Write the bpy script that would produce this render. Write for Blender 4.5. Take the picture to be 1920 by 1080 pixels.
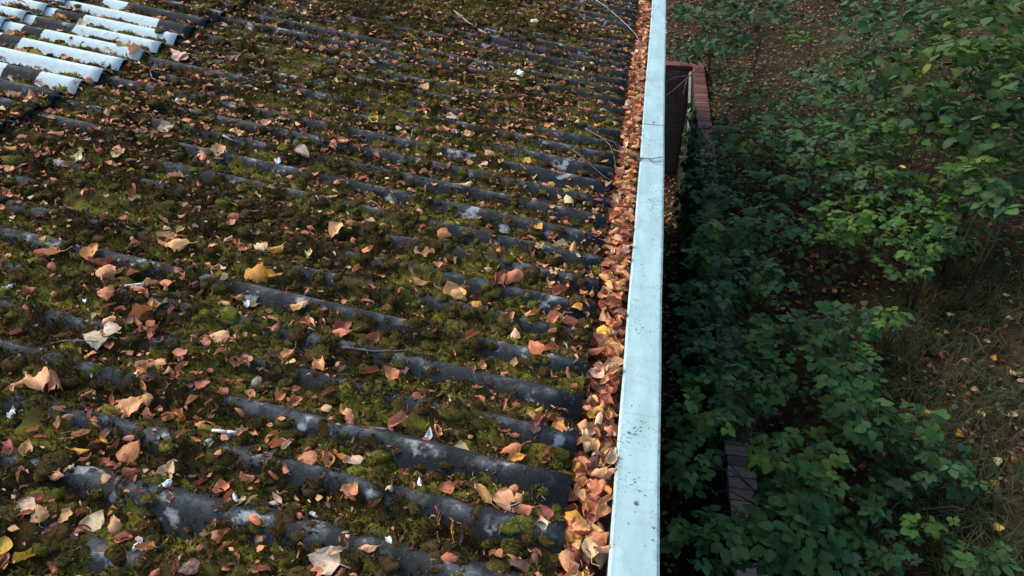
import bpy, math, random
import numpy as np
from mathutils import Vector, Matrix, Euler

for o in list(bpy.data.objects):
    bpy.data.objects.remove(o)
scene = bpy.context.scene
COL = scene.collection
R = math.radians

# ------------------------------------------------------------------ camera, sky, sun, exposure
CAM_Z = 6.9
cam_d = bpy.data.cameras.new("camera")
cam_d.lens = 24.0
cam_d.sensor_width = 36.0
cam_d.clip_start = 0.05
cam_d.clip_end = 400.0
cam = bpy.data.objects.new("camera", cam_d)
COL.objects.link(cam)
cam.location = (0, 0, CAM_Z)
PITCH = 36.176
YAW = 10.504
cam.rotation_euler = (R(90 - PITCH), 0, R(YAW))
scene.camera = cam

SUN_EL, SUN_AZ = 43.0, -70.0          # azimuth measured from +Y towards +X
world = bpy.data.worlds.new("World")
scene.world = world
world.use_nodes = True
wn = world.node_tree.nodes
wl = world.node_tree.links
bg = wn["Background"]
sky = wn.new("ShaderNodeTexSky")
sky.sky_type = 'NISHITA'
sky.sun_disc = False
sky.sun_elevation = R(SUN_EL)
sky.sun_rotation = R(SUN_AZ)
sky.air_density = 1.0
sky.dust_density = 2.5
sky.ozone_density = 1.0
wl.new(sky.outputs[0], bg.inputs[0])
bg.inputs[1].default_value = 0.15
sun_d = bpy.data.lights.new("sun", 'SUN')
sun_d.energy = 1.15
sun_d.angle = R(24)
sun_d.color = (1.0, 0.95, 0.88)
sun = bpy.data.objects.new("sun", sun_d)
COL.objects.link(sun)
sd = Vector((math.sin(R(SUN_AZ)) * math.cos(R(SUN_EL)), math.cos(R(SUN_AZ)) * math.cos(R(SUN_EL)), math.sin(R(SUN_EL))))
sun.rotation_euler = sd.to_track_quat('Z', 'Y').to_euler()
sun.location = (-8, 6, 20)
scene.view_settings.view_transform = 'Standard'
scene.view_settings.look = 'None'
scene.view_settings.exposure = 1.12
scene.view_settings.gamma = 1.0
scene.render.engine = 'CYCLES'
scene.render.resolution_x = 1024
scene.render.resolution_y = 576

# ------------------------------------------------------------------ photo pixel -> direction
FPX = 1280.0
_p, _y = R(PITCH), R(YAW)
_h = np.array([0, math.sin(_p), math.cos(_p)])
_xw = math.cos(_y) * np.array([1., 0, 0]) - math.sin(_y) * _h
_yw = math.sin(_y) * np.array([1., 0, 0]) + math.cos(_y) * _h
_zw = np.array([0, math.cos(_p), -math.sin(_p)])
WM = np.array([_xw, _yw, _zw])
CAMP = np.array([0, 0, CAM_Z])


def ray(px, py):
    return WM @ np.array([px - 960.0, 540.0 - py, FPX])


def hit_z(px, py, z):
    r = ray(px, py)
    return CAMP + r * (z - CAM_Z) / r[2]


def project(P):
    """world points (n,3) -> photo pixels and depth"""
    q = (np.asarray(P) - CAMP) @ WM
    d = np.maximum(q[:, 2], 1e-3)
    return 960 + FPX * q[:, 0] / d, 540 - FPX * q[:, 1] / d, q[:, 2]


rng = np.random.default_rng(7)
random.seed(7)

# ------------------------------------------------------------------ numeric noise


def _hash(i, j, seed):
    with np.errstate(over='ignore'):
        a = (i.astype(np.int64) * 374761393 + j.astype(np.int64) * 668265263 + seed * 974634541) & 0xFFFFFFFF
        a = ((a ^ (a >> 13)) * 1274126177) & 0xFFFFFFFF
        a = (a ^ (a >> 16)) & 0xFFFFFF
    return a / float(0xFFFFFF)


def vnoise(x, y, seed=0):
    x = np.asarray(x, float)
    y = np.asarray(y, float)
    i = np.floor(x)
    j = np.floor(y)
    fx, fy = x - i, y - j
    fx = fx * fx * (3 - 2 * fx)
    fy = fy * fy * (3 - 2 * fy)
    a = _hash(i, j, seed)
    b = _hash(i + 1, j, seed)
    c = _hash(i, j + 1, seed)
    d = _hash(i + 1, j + 1, seed)
    return (a * (1 - fx) + b * fx) * (1 - fy) + (c * (1 - fx) + d * fx) * fy


def fbm(x, y, seed=0, oct=3):
    s = 0
    a = 0.5
    t = 0
    for k in range(oct):
        s = s + a * vnoise(np.asarray(x) * 2 ** k + 13.7 * k, np.asarray(y) * 2 ** k - 7.3 * k, seed + k)
        t += a
        a *= 0.5
    return s / t


def sstep(a, b, x):
    t = np.clip((x - a) / (b - a), 0, 1)
    return t * t * (3 - 2 * t)

# ------------------------------------------------------------------ mesh helpers


def np_mesh(name, V, F, col=None, uv=None, smooth=True, extra=None):
    """V (n,3), F (m,3 or m,4) -> mesh datablock"""
    V = np.ascontiguousarray(V, dtype=np.float32)
    F = np.ascontiguousarray(F, dtype=np.int32)
    k = F.shape[1]
    me = bpy.data.meshes.new(name)
    me.vertices.add(len(V))
    me.vertices.foreach_set("co", V.ravel())
    me.loops.add(F.size)
    me.loops.foreach_set("vertex_index", F.ravel())
    me.polygons.add(len(F))
    me.polygons.foreach_set("loop_start", np.arange(0, F.size, k, dtype=np.int32))
    me.polygons.foreach_set("use_smooth", np.full(len(F), smooth))
    me.update(calc_edges=True)
    if col is not None:
        a = me.attributes.new("Col", 'FLOAT_COLOR', 'POINT')
        c4 = np.ones((len(V), 4), np.float32)
        c4[:, :3] = col
        a.data.foreach_set("color", c4.ravel())
    if extra is not None:
        for nm, arr in extra.items():
            a = me.attributes.new(nm, 'FLOAT', 'POINT')
            a.data.foreach_set("value", np.asarray(arr, np.float32))
    if uv is not None:
        l = me.uv_layers.new(name="UVMap")
        l.data.foreach_set("uv", np.ascontiguousarray(uv[F.ravel()], dtype=np.float32).ravel())
    return me


class MB:
    """collects boxes / tubes into one mesh"""

    def __init__(s):
        s.v = []
        s.f = []

    def box(s, lo, hi, jit=0.0):
        b = len(s.v)
        for x in (lo[0], hi[0]):
            for y in (lo[1], hi[1]):
                for z in (lo[2], hi[2]):
                    s.v.append((x + random.uniform(-jit, jit), y + random.uniform(-jit, jit), z + random.uniform(-jit, jit)))
        for q in ((0, 1, 3, 2), (4, 6, 7, 5), (0, 4, 5, 1), (2, 3, 7, 6), (0, 2, 6, 4), (1, 5, 7, 3)):
            s.f.append([b + i for i in q])
        return s

    def tube(s, pts, radii, n=6):
        b = len(s.v)
        pts = [Vector(p) for p in pts]
        m = len(pts)
        for i, p in enumerate(pts):
            d = (pts[min(i + 1, m - 1)] - pts[max(i - 1, 0)]).normalized()
            up = Vector((0, 0, 1)) if abs(d.z) < 0.9 else Vector((1, 0, 0))
            a = d.cross(up).normalized()
            c = d.cross(a)
            r = radii[i] if hasattr(radii, '__len__') else radii
            for k in range(n):
                t = 2 * math.pi * k / n
                s.v.append(tuple(p + a * (r * math.cos(t)) + c * (r * math.sin(t))))
        for i in range(m - 1):
            for k in range(n):
                s.f.append([b + i * n + k, b + i * n + (k + 1) % n, b + (i + 1) * n + (k + 1) % n, b + (i + 1) * n + k])
        s.f.append([b + k for k in range(n)][::-1])
        s.f.append([b + (m - 1) * n + k for k in range(n)])
        return s

    def mesh(s, name, bevel=0.0, smooth=False):
        me = bpy.data.meshes.new(name)
        me.from_pydata(s.v, [], s.f)
        me.update()
        if bevel > 0:
            import bmesh
            bm = bmesh.new()
            bm.from_mesh(me)
            bmesh.ops.recalc_face_normals(bm, faces=bm.faces)
            bmesh.ops.bevel(bm, geom=list(bm.edges), offset=bevel, segments=1, affect='EDGES')
            bm.to_mesh(me)
            bm.free()
        if smooth:
            me.polygons.foreach_set("use_smooth", np.full(len(me.polygons), True))
        return me


def obj(name, me, mat=None, parent=None, loc=None, label=None, cat=None, group=None, kind=None, color=None):
    o = bpy.data.objects.new(name, me)
    COL.objects.link(o)
    if mat is not None and me is not None and len(me.materials) == 0:
        me.materials.append(mat)
    if parent is not None:
        o.parent = parent
    if loc is not None:
        o.location = loc
    if label:
        o["label"] = label
    if cat:
        o["category"] = cat
    if group:
        o["group"] = group
    if kind:
        o["kind"] = kind
    if color is not None:
        o.color = (*color, 1)
    return o

# ------------------------------------------------------------------ materials


def newmat(name):
    m = bpy.data.materials.new(name)
    m.use_nodes = True
    nt = m.node_tree
    b = nt.nodes["Principled BSDF"]
    return m, nt, nt.nodes, nt.links, b


def tc(nt, scale=None):
    t = nt.nodes.new("ShaderNodeTexCoord")
    return t.outputs["Object"]


def noise(nt, vec, scale, detail=4, rough=0.6):
    n = nt.nodes.new("ShaderNodeTexNoise")
    n.inputs["Scale"].default_value = scale
    n.inputs["Detail"].default_value = detail
    n.inputs["Roughness"].default_value = rough
    if vec is not None:
        nt.links.new(vec, n.inputs["Vector"])
    return n.outputs["Fac"]


def ramp(nt, fac, stops):
    r = nt.nodes.new("ShaderNodeValToRGB")
    e = r.color_ramp.elements
    while len(e) < len(stops):
        e.new(0.5)
    for i, (p, c) in enumerate(stops):
        e[i].position = p
        e[i].color = (*c, 1) if len(c) == 3 else c
    nt.links.new(fac, r.inputs[0])
    return r.outputs[0]


def mix(nt, fac, a, b, mode='MIX'):
    m = nt.nodes.new("ShaderNodeMix")
    m.data_type = 'RGBA'
    m.blend_type = mode
    for sock, v in ((m.inputs[0], fac), (m.inputs[6], a), (m.inputs[7], b)):
        if hasattr(v, "is_linked"):
            nt.links.new(v, sock)
        elif isinstance(v, (int, float)):
            sock.default_value = v
        else:
            sock.default_value = (*v, 1)
    return m.outputs[2]


def bump(nt, b, h, strength=0.5, dist=0.005):
    n = nt.nodes.new("ShaderNodeBump")
    n.inputs["Strength"].default_value = strength
    n.inputs["Distance"].default_value = dist
    nt.links.new(h, n.inputs["Height"])
    nt.links.new(n.outputs[0], b.inputs["Normal"])


def g(v):
    return (v, v, v)


def mat_simple(name, c1, c2, scale, rough=0.9, bstr=0.4, bdist=0.004, spec=0.3):
    m, nt, N, L, b = newmat(name)
    v = tc(nt)
    f = noise(nt, v, scale, 6)
    L.new(ramp(nt, f, [(0.3, c1), (0.7, c2)]), b.inputs["Base Color"])
    b.inputs["Roughness"].default_value = rough
    b.inputs["Specular IOR Level"].default_value = spec
    bump(nt, b, noise(nt, v, scale * 5, 5), bstr, bdist)
    return m


def mat_sheet():
    m, nt, N, L, b = newmat("fibre_cement")
    v = tc(nt)
    base = ramp(nt, noise(nt, v, 6, 8, 0.65), [(0.30, (0.009, 0.011, 0.011)), (0.48, (0.021, 0.024, 0.025)), (0.62, (0.037, 0.042, 0.042)), (0.8, (0.078, 0.085, 0.083))])
    dark = ramp(nt, noise(nt, v, 24, 7, 0.75), [(0.40, g(0.0)), (0.62, g(0.85))])
    base = mix(nt, dark, base, (0.018, 0.021, 0.022))
    # weathered pale bloom along the ridge tops
    cr = N.new("ShaderNodeAttribute")
    cr.attribute_name = "crest"
    cm = N.new("ShaderNodeMath")
    cm.operation = 'MULTIPLY'
    L.new(cr.outputs["Fac"], cm.inputs[0])
    L.new(ramp(nt, noise(nt, v, 11, 7, 0.72), [(0.46, g(0.0)), (0.68, g(0.9))]), cm.inputs[1])
    base = mix(nt, cm.outputs[0], base, (0.155, 0.175, 0.172))
    # pale crust lichen, in rounded patches with speckled edges
    lf = noise(nt, v, 11, 3, 0.55)
    lf2 = noise(nt, v, 60, 5, 0.75)
    ad = N.new("ShaderNodeMath")
    ad.operation = 'MULTIPLY_ADD'
    L.new(lf2, ad.inputs[0])
    ad.inputs[1].default_value = 0.22
    L.new(lf, ad.inputs[2])
    lm = ramp(nt, ad.outputs[0], [(0.73, g(0.0)), (0.80, g(1.0))])
    base = mix(nt, lm, base, (0.31, 0.34, 0.335))
    sp = N.new("ShaderNodeTexVoronoi")
    sp.inputs["Scale"].default_value = 130
    L.new(v, sp.inputs["Vector"])
    spm = ramp(nt, sp.outputs["Distance"], [(0.08, g(0.6)), (0.16, g(0.0))])
    base = mix(nt, spm, base, (0.24, 0.27, 0.28))
    # white paint
    at = N.new("ShaderNodeAttribute")
    at.attribute_name = "paint"
    pm = N.new("ShaderNodeMath")
    pm.operation = 'MULTIPLY_ADD'
    L.new(noise(nt, v, 38, 5, 0.7), pm.inputs[0])
    pm.inputs[1].default_value = 0.5
    L.new(at.outputs["Fac"], pm.inputs[2])
    pmask = ramp(nt, pm.outputs[0], [(0.70, g(0.0)), (0.76, g(1.0))])
    pc = ramp(nt, noise(nt, v, 30, 6, 0.75), [(0.3, (0.33, 0.41, 0.39)), (0.44, (0.58, 0.70, 0.67)), (0.8, (0.68, 0.80, 0.76))])
    base = mix(nt, pmask, base, pc)
    L.new(base, b.inputs["Base Color"])
    b.inputs["Roughness"].default_value = 0.88
    b.inputs["Specular IOR Level"].default_value = 0.2
    bump(nt, b, noise(nt, v, 120, 7, 0.75), 0.8, 0.004)
    return m


def mat_moss():
    m, nt, N, L, b = newmat("moss")
    at = N.new("ShaderNodeAttribute")
    at.attribute_name = "Col"
    v = tc(nt)
    f = ramp(nt, noise(nt, v, 210, 5, 0.7), [(0.3, g(0.35)), (0.5, g(0.95)), (0.72, g(1.9))])
    c = mix(nt, 1.0, at.outputs["Color"], f, 'MULTIPLY')
    L.new(c, b.inputs["Base Color"])
    b.inputs["Roughness"].default_value = 1.0
    b.inputs["Specular IOR Level"].default_value = 0.05
    bump(nt, b, noise(nt, v, 260, 5, 0.75), 1.0, 0.006)
    return m


def mat_leaf(name, attr, trans=0.25, rough=0.7, spec=0.25, green=False):
    m, nt, N, L, b = newmat(name)
    if attr:
        at = N.new("ShaderNodeAttribute")
        at.attribute_name = "Col"
        c0 = at.outputs["Color"]
    else:
        oi = N.new("ShaderNodeObjectInfo")
        c0 = oi.outputs["Color"]
    uv = N.new("ShaderNodeUVMap")
    uv.uv_map = "UVMap"
    sx = N.new("ShaderNodeSeparateXYZ")
    L.new(uv.outputs[0], sx.inputs[0])
    # midrib and slanting side veins
    ab = N.new("ShaderNodeMath")
    ab.operation = 'ABSOLUTE'
    L.new(sx.outputs[1], ab.inputs[0])
    mid = ramp(nt, ab.outputs[0], [(0.0, g(1.0)), (0.07, g(0.0))])
    ma = N.new("ShaderNodeMath")
    ma.operation = 'MULTIPLY_ADD'
    L.new(ab.outputs[0], ma.inputs[0])
    ma.inputs[1].default_value = -0.45
    L.new(sx.outputs[0], ma.inputs[2])
    mu = N.new("ShaderNodeMath")
    mu.operation = 'MULTIPLY'
    L.new(ma.outputs[0], mu.inputs[0])
    mu.inputs[1].default_value = 8.0
    fr = N.new("ShaderNodeMath")
    fr.operation = 'FRACT'
    L.new(mu.outputs[0], fr.inputs[0])
    side = ramp(nt, fr.outputs[0], [(0.0, g(0.6)), (0.14, g(0.0)), (0.9, g(0.0)), (1.0, g(0.5))])
    v = tc(nt)
    blot = ramp(nt, noise(nt, v, 2.6 if not attr else 40, 5, 0.7), [(0.3, g(0.62)), (0.55, g(1.0)), (0.8, g(1.22))])
    c = mix(nt, 1.0, c0, blot, 'MULTIPLY')
    vein = mix(nt, 1.0, c, g(1.35) if not green else (1.5, 1.4, 1.3), 'MULTIPLY')
    c = mix(nt, side, c, vein)
    c = mix(nt, mid, c, vein)
    L.new(c, b.inputs["Base Color"])
    b.inputs["Roughness"].default_value = rough
    b.inputs["Specular IOR Level"].default_value = spec
    tr = N.new("ShaderNodeBsdfTranslucent")
    L.new(c, tr.inputs["Color"])
    ms = N.new("ShaderNodeMixShader")
    ms.inputs[0].default_value = trans
    L.new(b.outputs[0], ms.inputs[1])
    L.new(tr.outputs[0], ms.inputs[2])
    L.new(ms.outputs[0], N["Material Output"].inputs["Surface"])
    return m


def mat_coping():
    m, nt, N, L, b = newmat("coated_metal")
    v = tc(nt)
    mp = N.new("ShaderNodeMapping")
    mp.inputs["Scale"].default_value = (3.0, 0.7, 1)
    L.new(v, mp.inputs[0])
    base = ramp(nt, noise(nt, mp.outputs[0], 5, 5, 0.6), [(0.3, (0.28, 0.42, 0.41)), (0.55, (0.345, 0.515, 0.505)), (0.75, (0.41, 0.58, 0.56))])
    # dried puddle stains with a sharp tide line, dark specks of lichen
    st = ramp(nt, noise(nt, v, 4.2, 4, 0.55), [(0.53, g(0.0)), (0.56, g(0.35)), (0.60, g(0.14)), (0.8, g(0.25))])
    base = mix(nt, st, base, (0.25, 0.33, 0.34))
    sp = noise(nt, v, 95, 3, 0.6)
    den = noise(nt, v, 6, 4, 0.6)
    ad = N.new("ShaderNodeMath")
    ad.operation = 'MULTIPLY_ADD'
    L.new(den, ad.inputs[0])
    ad.inputs[1].default_value = 0.45
    L.new(sp, ad.inputs[2])
    sm = ramp(nt, ad.outputs[0], [(0.875, g(0.0)), (0.93, g(0.85))])
    base = mix(nt, sm, base, (0.045, 0.05, 0.045))
    sx = N.new("ShaderNodeSeparateXYZ")
    L.new(v, sx.inputs[0])
    ed = ramp(nt, sx.outputs[0], [(0.062, g(1.0)), (0.080, g(0.0)), (0.180, g(0.0)), (0.200, g(0.9))])
    em = N.new("ShaderNodeMath")
    em.operation = 'MULTIPLY'
    L.new(ed, em.inputs[0])
    L.new(ramp(nt, noise(nt, v, 34, 6, 0.75), [(0.45, g(0.0)), (0.66, g(0.8))]), em.inputs[1])
    base = mix(nt, em.outputs[0], base, (0.10, 0.11, 0.09))
    mp2 = N.new("ShaderNodeMapping")
    mp2.inputs["Scale"].default_value = (2.0, 26.0, 1)
    L.new(v, mp2.inputs[0])
    base = mix(nt, ramp(nt, noise(nt, mp2.outputs[0], 2.2, 5, 0.65), [(0.56, g(0.0)), (0.74, g(0.35))]), base, (0.22, 0.28, 0.28))
    L.new(base, b.inputs["Base Color"])
    b.inputs["Roughness"].default_value = 0.55
    b.inputs["Metallic"].default_value = 0.15
    bump(nt, b, noise(nt, v, 30, 4), 0.12, 0.004)
    return m


def mat_ground():
    m, nt, N, L, b = newmat("woodland_soil")
    v = tc(nt)
    c = ramp(nt, noise(nt, v, 1.4, 7, 0.65), [(0.32, (0.016, 0.011, 0.007)), (0.52, (0.035, 0.024, 0.014)), (0.7, (0.055, 0.04, 0.022))])
    vo = N.new("ShaderNodeTexVoronoi")
    vo.inputs["Scale"].default_value = 26
    L.new(v, vo.inputs["Vector"])
    gr = ramp(nt, noise(nt, v, 0.9, 5, 0.6), [(0.42, g(0.0)), (0.6, g(0.8))])
    c = mix(nt, gr, c, (0.030, 0.034, 0.013))
    hs = ramp(nt, vo.outputs["Color"], [(0.2, (0.018, 0.012, 0.008)), (0.6, (0.06, 0.035, 0.018)), (0.85, (0.12, 0.065, 0.028))])
    c = mix(nt, 0.45, c, hs)
    L.new(c, b.inputs["Base Color"])
    b.inputs["Roughness"].default_value = 1.0
    b.inputs["Specular IOR Level"].default_value = 0.1
    bump(nt, b, noise(nt, v, 30, 8, 0.7), 0.9, 0.03)
    return m


def mat_col(name, rough=0.9):
    m, nt, N, L, b = newmat(name)
    at = N.new("ShaderNodeAttribute")
    at.attribute_name = "Col"
    L.new(at.outputs["Color"], b.inputs["Base Color"])
    b.inputs["Roughness"].default_value = rough
    b.inputs["Specular IOR Level"].default_value = 0.15
    return m


def mat_objcol(name, scale=30, rough=0.9, bd=0.004):
    """base colour from the object's own colour, mottled"""
    m, nt, N, L, b = newmat(name)
    oi = N.new("ShaderNodeObjectInfo")
    v = N.new("ShaderNodeNewGeometry").outputs["Position"]
    f = ramp(nt, noise(nt, v, scale, 6, 0.7), [(0.25, g(0.55)), (0.5, g(1.0)), (0.8, g(1.4))])
    c = mix(nt, 1.0, oi.outputs["Color"], f, 'MULTIPLY')
    L.new(c, b.inputs["Base Color"])
    b.inputs["Roughness"].default_value = rough
    b.inputs["Specular IOR Level"].default_value = 0.2
    bump(nt, b, noise(nt, v, scale * 4, 5), 0.6, bd)
    return m


M_SHEET = mat_sheet()
M_MOSS = mat_moss()
M_LEAF = mat_leaf("dry_leaf", False, 0.15, 0.65, 0.3)
M_LEAFS = mat_leaf("dry_leaf_litter", True, 0.15, 0.65, 0.3)
M_GREEN = mat_leaf("green_leaf", False, 0.3, 0.6, 0.2, True)
M_GREENS = mat_leaf("green_leaf_mass", True, 0.3, 0.6, 0.2, True)
M_COPING = mat_coping()
M_GROUND = mat_ground()
M_GRASS = mat_col("grass")
M_BRICK = mat_objcol("brick_clay", 26, 0.9)
M_BLOCK = mat_objcol("concrete_block", 18, 0.95)
M_MORTAR = mat_simple("mortar", (0.05, 0.045, 0.04), (0.11, 0.1, 0.09), 20)
M_WALL = mat_simple("building_render", (0.10, 0.09, 0.08), (0.18, 0.17, 0.15), 4)
M_GUTTER = mat_simple("gutter_metal", (0.05, 0.05, 0.05), (0.11, 0.11, 0.11), 12)
M_BARK = mat_simple("bark", (0.035, 0.028, 0.022), (0.1, 0.085, 0.07), 30, 0.95, 0.8, 0.01)
M_CANE = mat_simple("cane", (0.02, 0.02, 0.011), (0.05, 0.036, 0.026), 20)
M_TWIG = mat_simple("lichened_twig", (0.10, 0.085, 0.075), (0.42, 0.40, 0.37), 60)
M_DTWIG = mat_simple("bare_twig", (0.06, 0.045, 0.04), (0.17, 0.13, 0.11), 60)
M_WOOD = mat_simple("weathered_wood", (0.10, 0.095, 0.09), (0.20, 0.19, 0.18), 14)
M_PAPER = mat_simple("white_paper", (0.62, 0.64, 0.64), (0.82, 0.83, 0.82), 60, 0.8, 0.3, 0.002)
M_STONE = mat_simple("pebble_stone", (0.18, 0.17, 0.15), (0.38, 0.36, 0.32), 60)
M_FEATH = mat_simple("feather", (0.012, 0.013, 0.016), (0.05, 0.05, 0.055), 40)
M_STEEL = mat_simple("screw_steel", (0.10, 0.11, 0.11), (0.25, 0.27, 0.28), 60, 0.5)
M_FILTER = mat_simple("cork_tip", (0.5, 0.3, 0.13), (0.62, 0.42, 0.2), 80)

# ------------------------------------------------------------------ the roof surface
TH = R(8.0)
PW, AMP = 0.177, 0.0255
XE, ZE = -0.0735, 5.216 - AMP          # eaves line, mid level of the corrugation
V0 = 1.320                              # a crest
NRM = np.array([math.sin(TH), 0, math.cos(TH)])
UDIR = np.array([-math.cos(TH), 0, math.sin(TH)])
U_LAP1, U_LAP2 = 2.85, 3.73


def wave(v):
    return np.cos(2 * np.pi * (np.asarray(v) - V0) / PW)


def rise(u):
    """upper rows of sheets lie over the ones below"""
    return np.where(u > U_LAP2, 0.056, np.where(u > U_LAP1, 0.036, 0.0))


def roof_pt(u, v, h=0.0):
    u = np.asarray(u, float)
    v = np.asarray(v, float)
    o = AMP * wave(v) + h
    return np.stack([XE + u * UDIR[0] + o * NRM[0], v + 0 * u, ZE + u * UDIR[2] + o * NRM[2]], -1)


def roof_uv(px, py, h=0.0):
    """where a photo pixel meets the roof plane"""
    e = np.array([XE, 0, ZE]) + NRM * (0.008 + h)
    r = ray(px, py)
    P = CAMP + r * (((e - CAMP) @ NRM) / (r @ NRM))
    return (P[0] - XE) / UDIR[0], P[1]


PAINT = []      # per crest: (v, grey band from, to)
KP = round((roof_uv(172, 163)[1] - V0) / PW)
for (ax, ay), (gx, gy), (hx, hy) in (((172, 163), (100, 148), (47, 133)), ((212, 140), (38, 96), (-5, 82)),
                                     ((250, 118), (80, 78), (43, 68)), ((285, 105), (120, 62), (93, 53)),
                                     ((317, 83), (180, 47), (122, 32)), ((350, 67), (200, 27), (163, 15))):
    v = V0 + PW * (KP + len(PAINT))
    PAINT.append((v, roof_uv(gx, gy)[0], roof_uv(hx, hy)[0]))


def paint_mask(u, v):
    k = np.round((v - V0) / PW)
    vc = V0 + k * PW
    out = np.zeros_like(u)
    for pv, a, bnd in PAINT:
        kk = round((pv - V0) / PW)
        sel = (k == kk) & (u > U_LAP1 - 0.01)
        w = sstep(a - 0.01, a + 0.01, u) * (1 - sstep(bnd - 0.01, bnd + 0.01, u))
        out = np.where(sel, 1 - w, out)
    kmax = max(round((pv - V0) / PW) for pv, _, _ in PAINT)
    sel = (k == kmax + 1) & (u > 3.06)
    out = np.where(sel, 0.9, out)
    sel = (k == kmax + 2) & (u > 3.42) & (u < 3.6)
    out = np.where(sel, 0.7, out)
    return out * np.where(wave(v) > -0.75, 1, 0.25)


building = obj("garage_building", None, loc=(0, 0, 0), label="single-storey building with mossy corrugated roof and metal-capped eaves gutter", cat="building")
mb = MB().box((-9.0, -4.0, -0.2), (0.16, 12.2, 5.035))
obj("wall", mb.mesh("wall"), M_WALL, building)


def sheet_mesh(u0, u1, v0, v1, lift, sag):
    nu = max(8, int((u1 - u0) / (0.13 if u0 < 2 else 0.06)))
    nv = int((v1 - v0) / PW * 14)
    us = np.linspace(u0, u1, nu)
    vs = np.linspace(v0, v1, nv)
    U, V = np.meshgrid(us, vs, indexing='ij')
    hh = lift + sag * (1 - np.abs(2 * (U - u0) / (u1 - u0) - 1)) * 0.0
    hh = hh + 0.004 * (fbm(U * 0.8, V * 0.8, 5) - 0.5)
    top = roof_pt(U, V, hh).reshape(-1, 3)
    bot = roof_pt(U, V, hh - 0.0068).reshape(-1, 3)
    idx = np.arange(nu * nv).reshape(nu, nv)
    q = np.stack([idx[:-1, :-1], idx[:-1, 1:], idx[1:, 1:], idx[1:, :-1]], -1).reshape(-1, 4)
    n = nu * nv
    F = [q, q[:, ::-1] + n]
    for line, flip in ((idx[0], 1), (idx[-1], 0), (idx[:, 0], 0), (idx[:, -1], 1)):
        a, b = line[:-1], line[1:]
        s = np.stack([a, b, b + n, a + n], -1)
        F.append(s[:, ::-1] if flip else s)
    F = np.concatenate(F)
    Vt = np.concatenate([top, bot])
    pm = paint_mask(U.ravel(), V.ravel())
    return np_mesh("corrugated_sheet", Vt, F, extra={"paint": np.concatenate([pm, pm * 0]), "crest": np.tile(sstep(.45, 1.0, wave(V.ravel())), 2)})


SW = PW * 5
for row, (ua, ub) in enumerate(((0.0, 2.98), (U_LAP1, 3.90), (U_LAP2, 5.6))):
    lift = (0.0, 0.036, 0.056)[row]
    k = 0
    v = V0 - PW * 7.5
    while v < 10.4:
        li = lift + (0.0072 if k % 2 else 0.0)
        obj("corrugated_sheet", sheet_mesh(ua + (random.uniform(-.008, .008) if row == 0 else random.uniform(-0.012, 0.012)), ub, v, v + SW + PW * 0.62, li, 0), M_SHEET, building)
        v += SW
        k += 1

# gutter trough and capping
GX0, GX1 = -0.118, 0.064
gt = MB().box((GX0, -1.0, 5.045), (GX1 + 0.02, 11.0, 5.055)).box((GX1 + 0.0, -1.0, 5.056), (GX1 + 0.006, 11.0, 5.185))
obj("gutter", gt.mesh("gutter"), M_GUTTER, building)


def coping_mesh(y0, y1, dz):
    prof = [(0.066, 5.165), (0.0635, 5.2035), (0.072, 5.2085), (0.192, 5.2045), (0.2005, 5.200), (0.2020, 5.09)]
    ny = 30
    ys = np.linspace(y0, y1, ny)
    V = []
    for i, y in enumerate(ys):
        wob = 0.0012 * math.sin(y * 2.3) + 0.0008 * math.sin(y * 7.1 + 1)
        for (x, z) in prof:
            V.append((x + wob, y, z + dz + wob * 0.5))
        for (x, z) in prof[::-1]:
            V.append((x + wob + (0.0 if 0.07 < x < 0.195 else (0.001 if x < 0.1 else -0.001)), y, z + dz - 0.0012 + wob * 0.5))
    m = len(prof) * 2
    F = []
    for i in range(ny - 1):
        for k in range(m):
            F.append([i * m + k, (i + 1) * m + k, (i + 1) * m + (k + 1) % m, i * m + (k + 1) % m])
    me = np_mesh("coping_cap", np.array(V), np.array(F), smooth=False)
    return me


J0 = hit_z(1190, 938, 5.207)[1]
J1 = hit_z(1222, 230, 5.207)[1]
JL = J1 - J0
for k in range(-1, 4):
    y0 = J0 + JL * (k - 0)
    c = obj("coping_cap", coping_mesh(y0 - 0.03, y0 + JL, 0.003 * (k % 2)), M_COPING, building)
    if k <= 2:
        P = hit_z(1195, 944, 5.21)
        yy = y0 + (P[1] - J0) + (0 if k == 0 else 0.01)
        s = MB()
        s.tube([(0.13, yy, 5.205), (0.13, yy, 5.2125)], 0.0068, 12)
        s.tube([(0.13, yy, 5.2125), (0.13, yy, 5.2165)], [0.0033, 0.0022], 6)
        obj("screw", s.mesh("screw", smooth=False), M_STEEL, c)

# ------------------------------------------------------------------ terrain
WX0, WX1 = 1.075, 1.29          # retaining wall
WY1 = 14.15


def terrain(x, y):
    x = np.asarray(x, float)
    y = np.asarray(y, float)
    d = np.maximum(x - WX1, 0)
    z = 2.28 + 0.20 * d + 0.05 * np.maximum(d - 3, 0) + 0.17 * np.maximum(y - 15, 0) * sstep(-1, 3, x + 2)
    z = z + 0.22 * (fbm(x * 0.6, y * 0.6, 31) - 0.5) * sstep(0, 0.8, d + np.maximum(y - WY1 - 0.2, 0)) + 0.07 * (fbm(x * 3, y * 3, 33) - 0.5)
    return z


def hit_ground(px, py, hc=0.0):
    z = 2.6 + hc
    for _ in range(25):
        P = hit_z(px, py, z)
        z = 0.5 * z + 0.5 * (float(terrain(P[0], P[1])) + hc)
    return hit_z(px, py, z)


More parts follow.
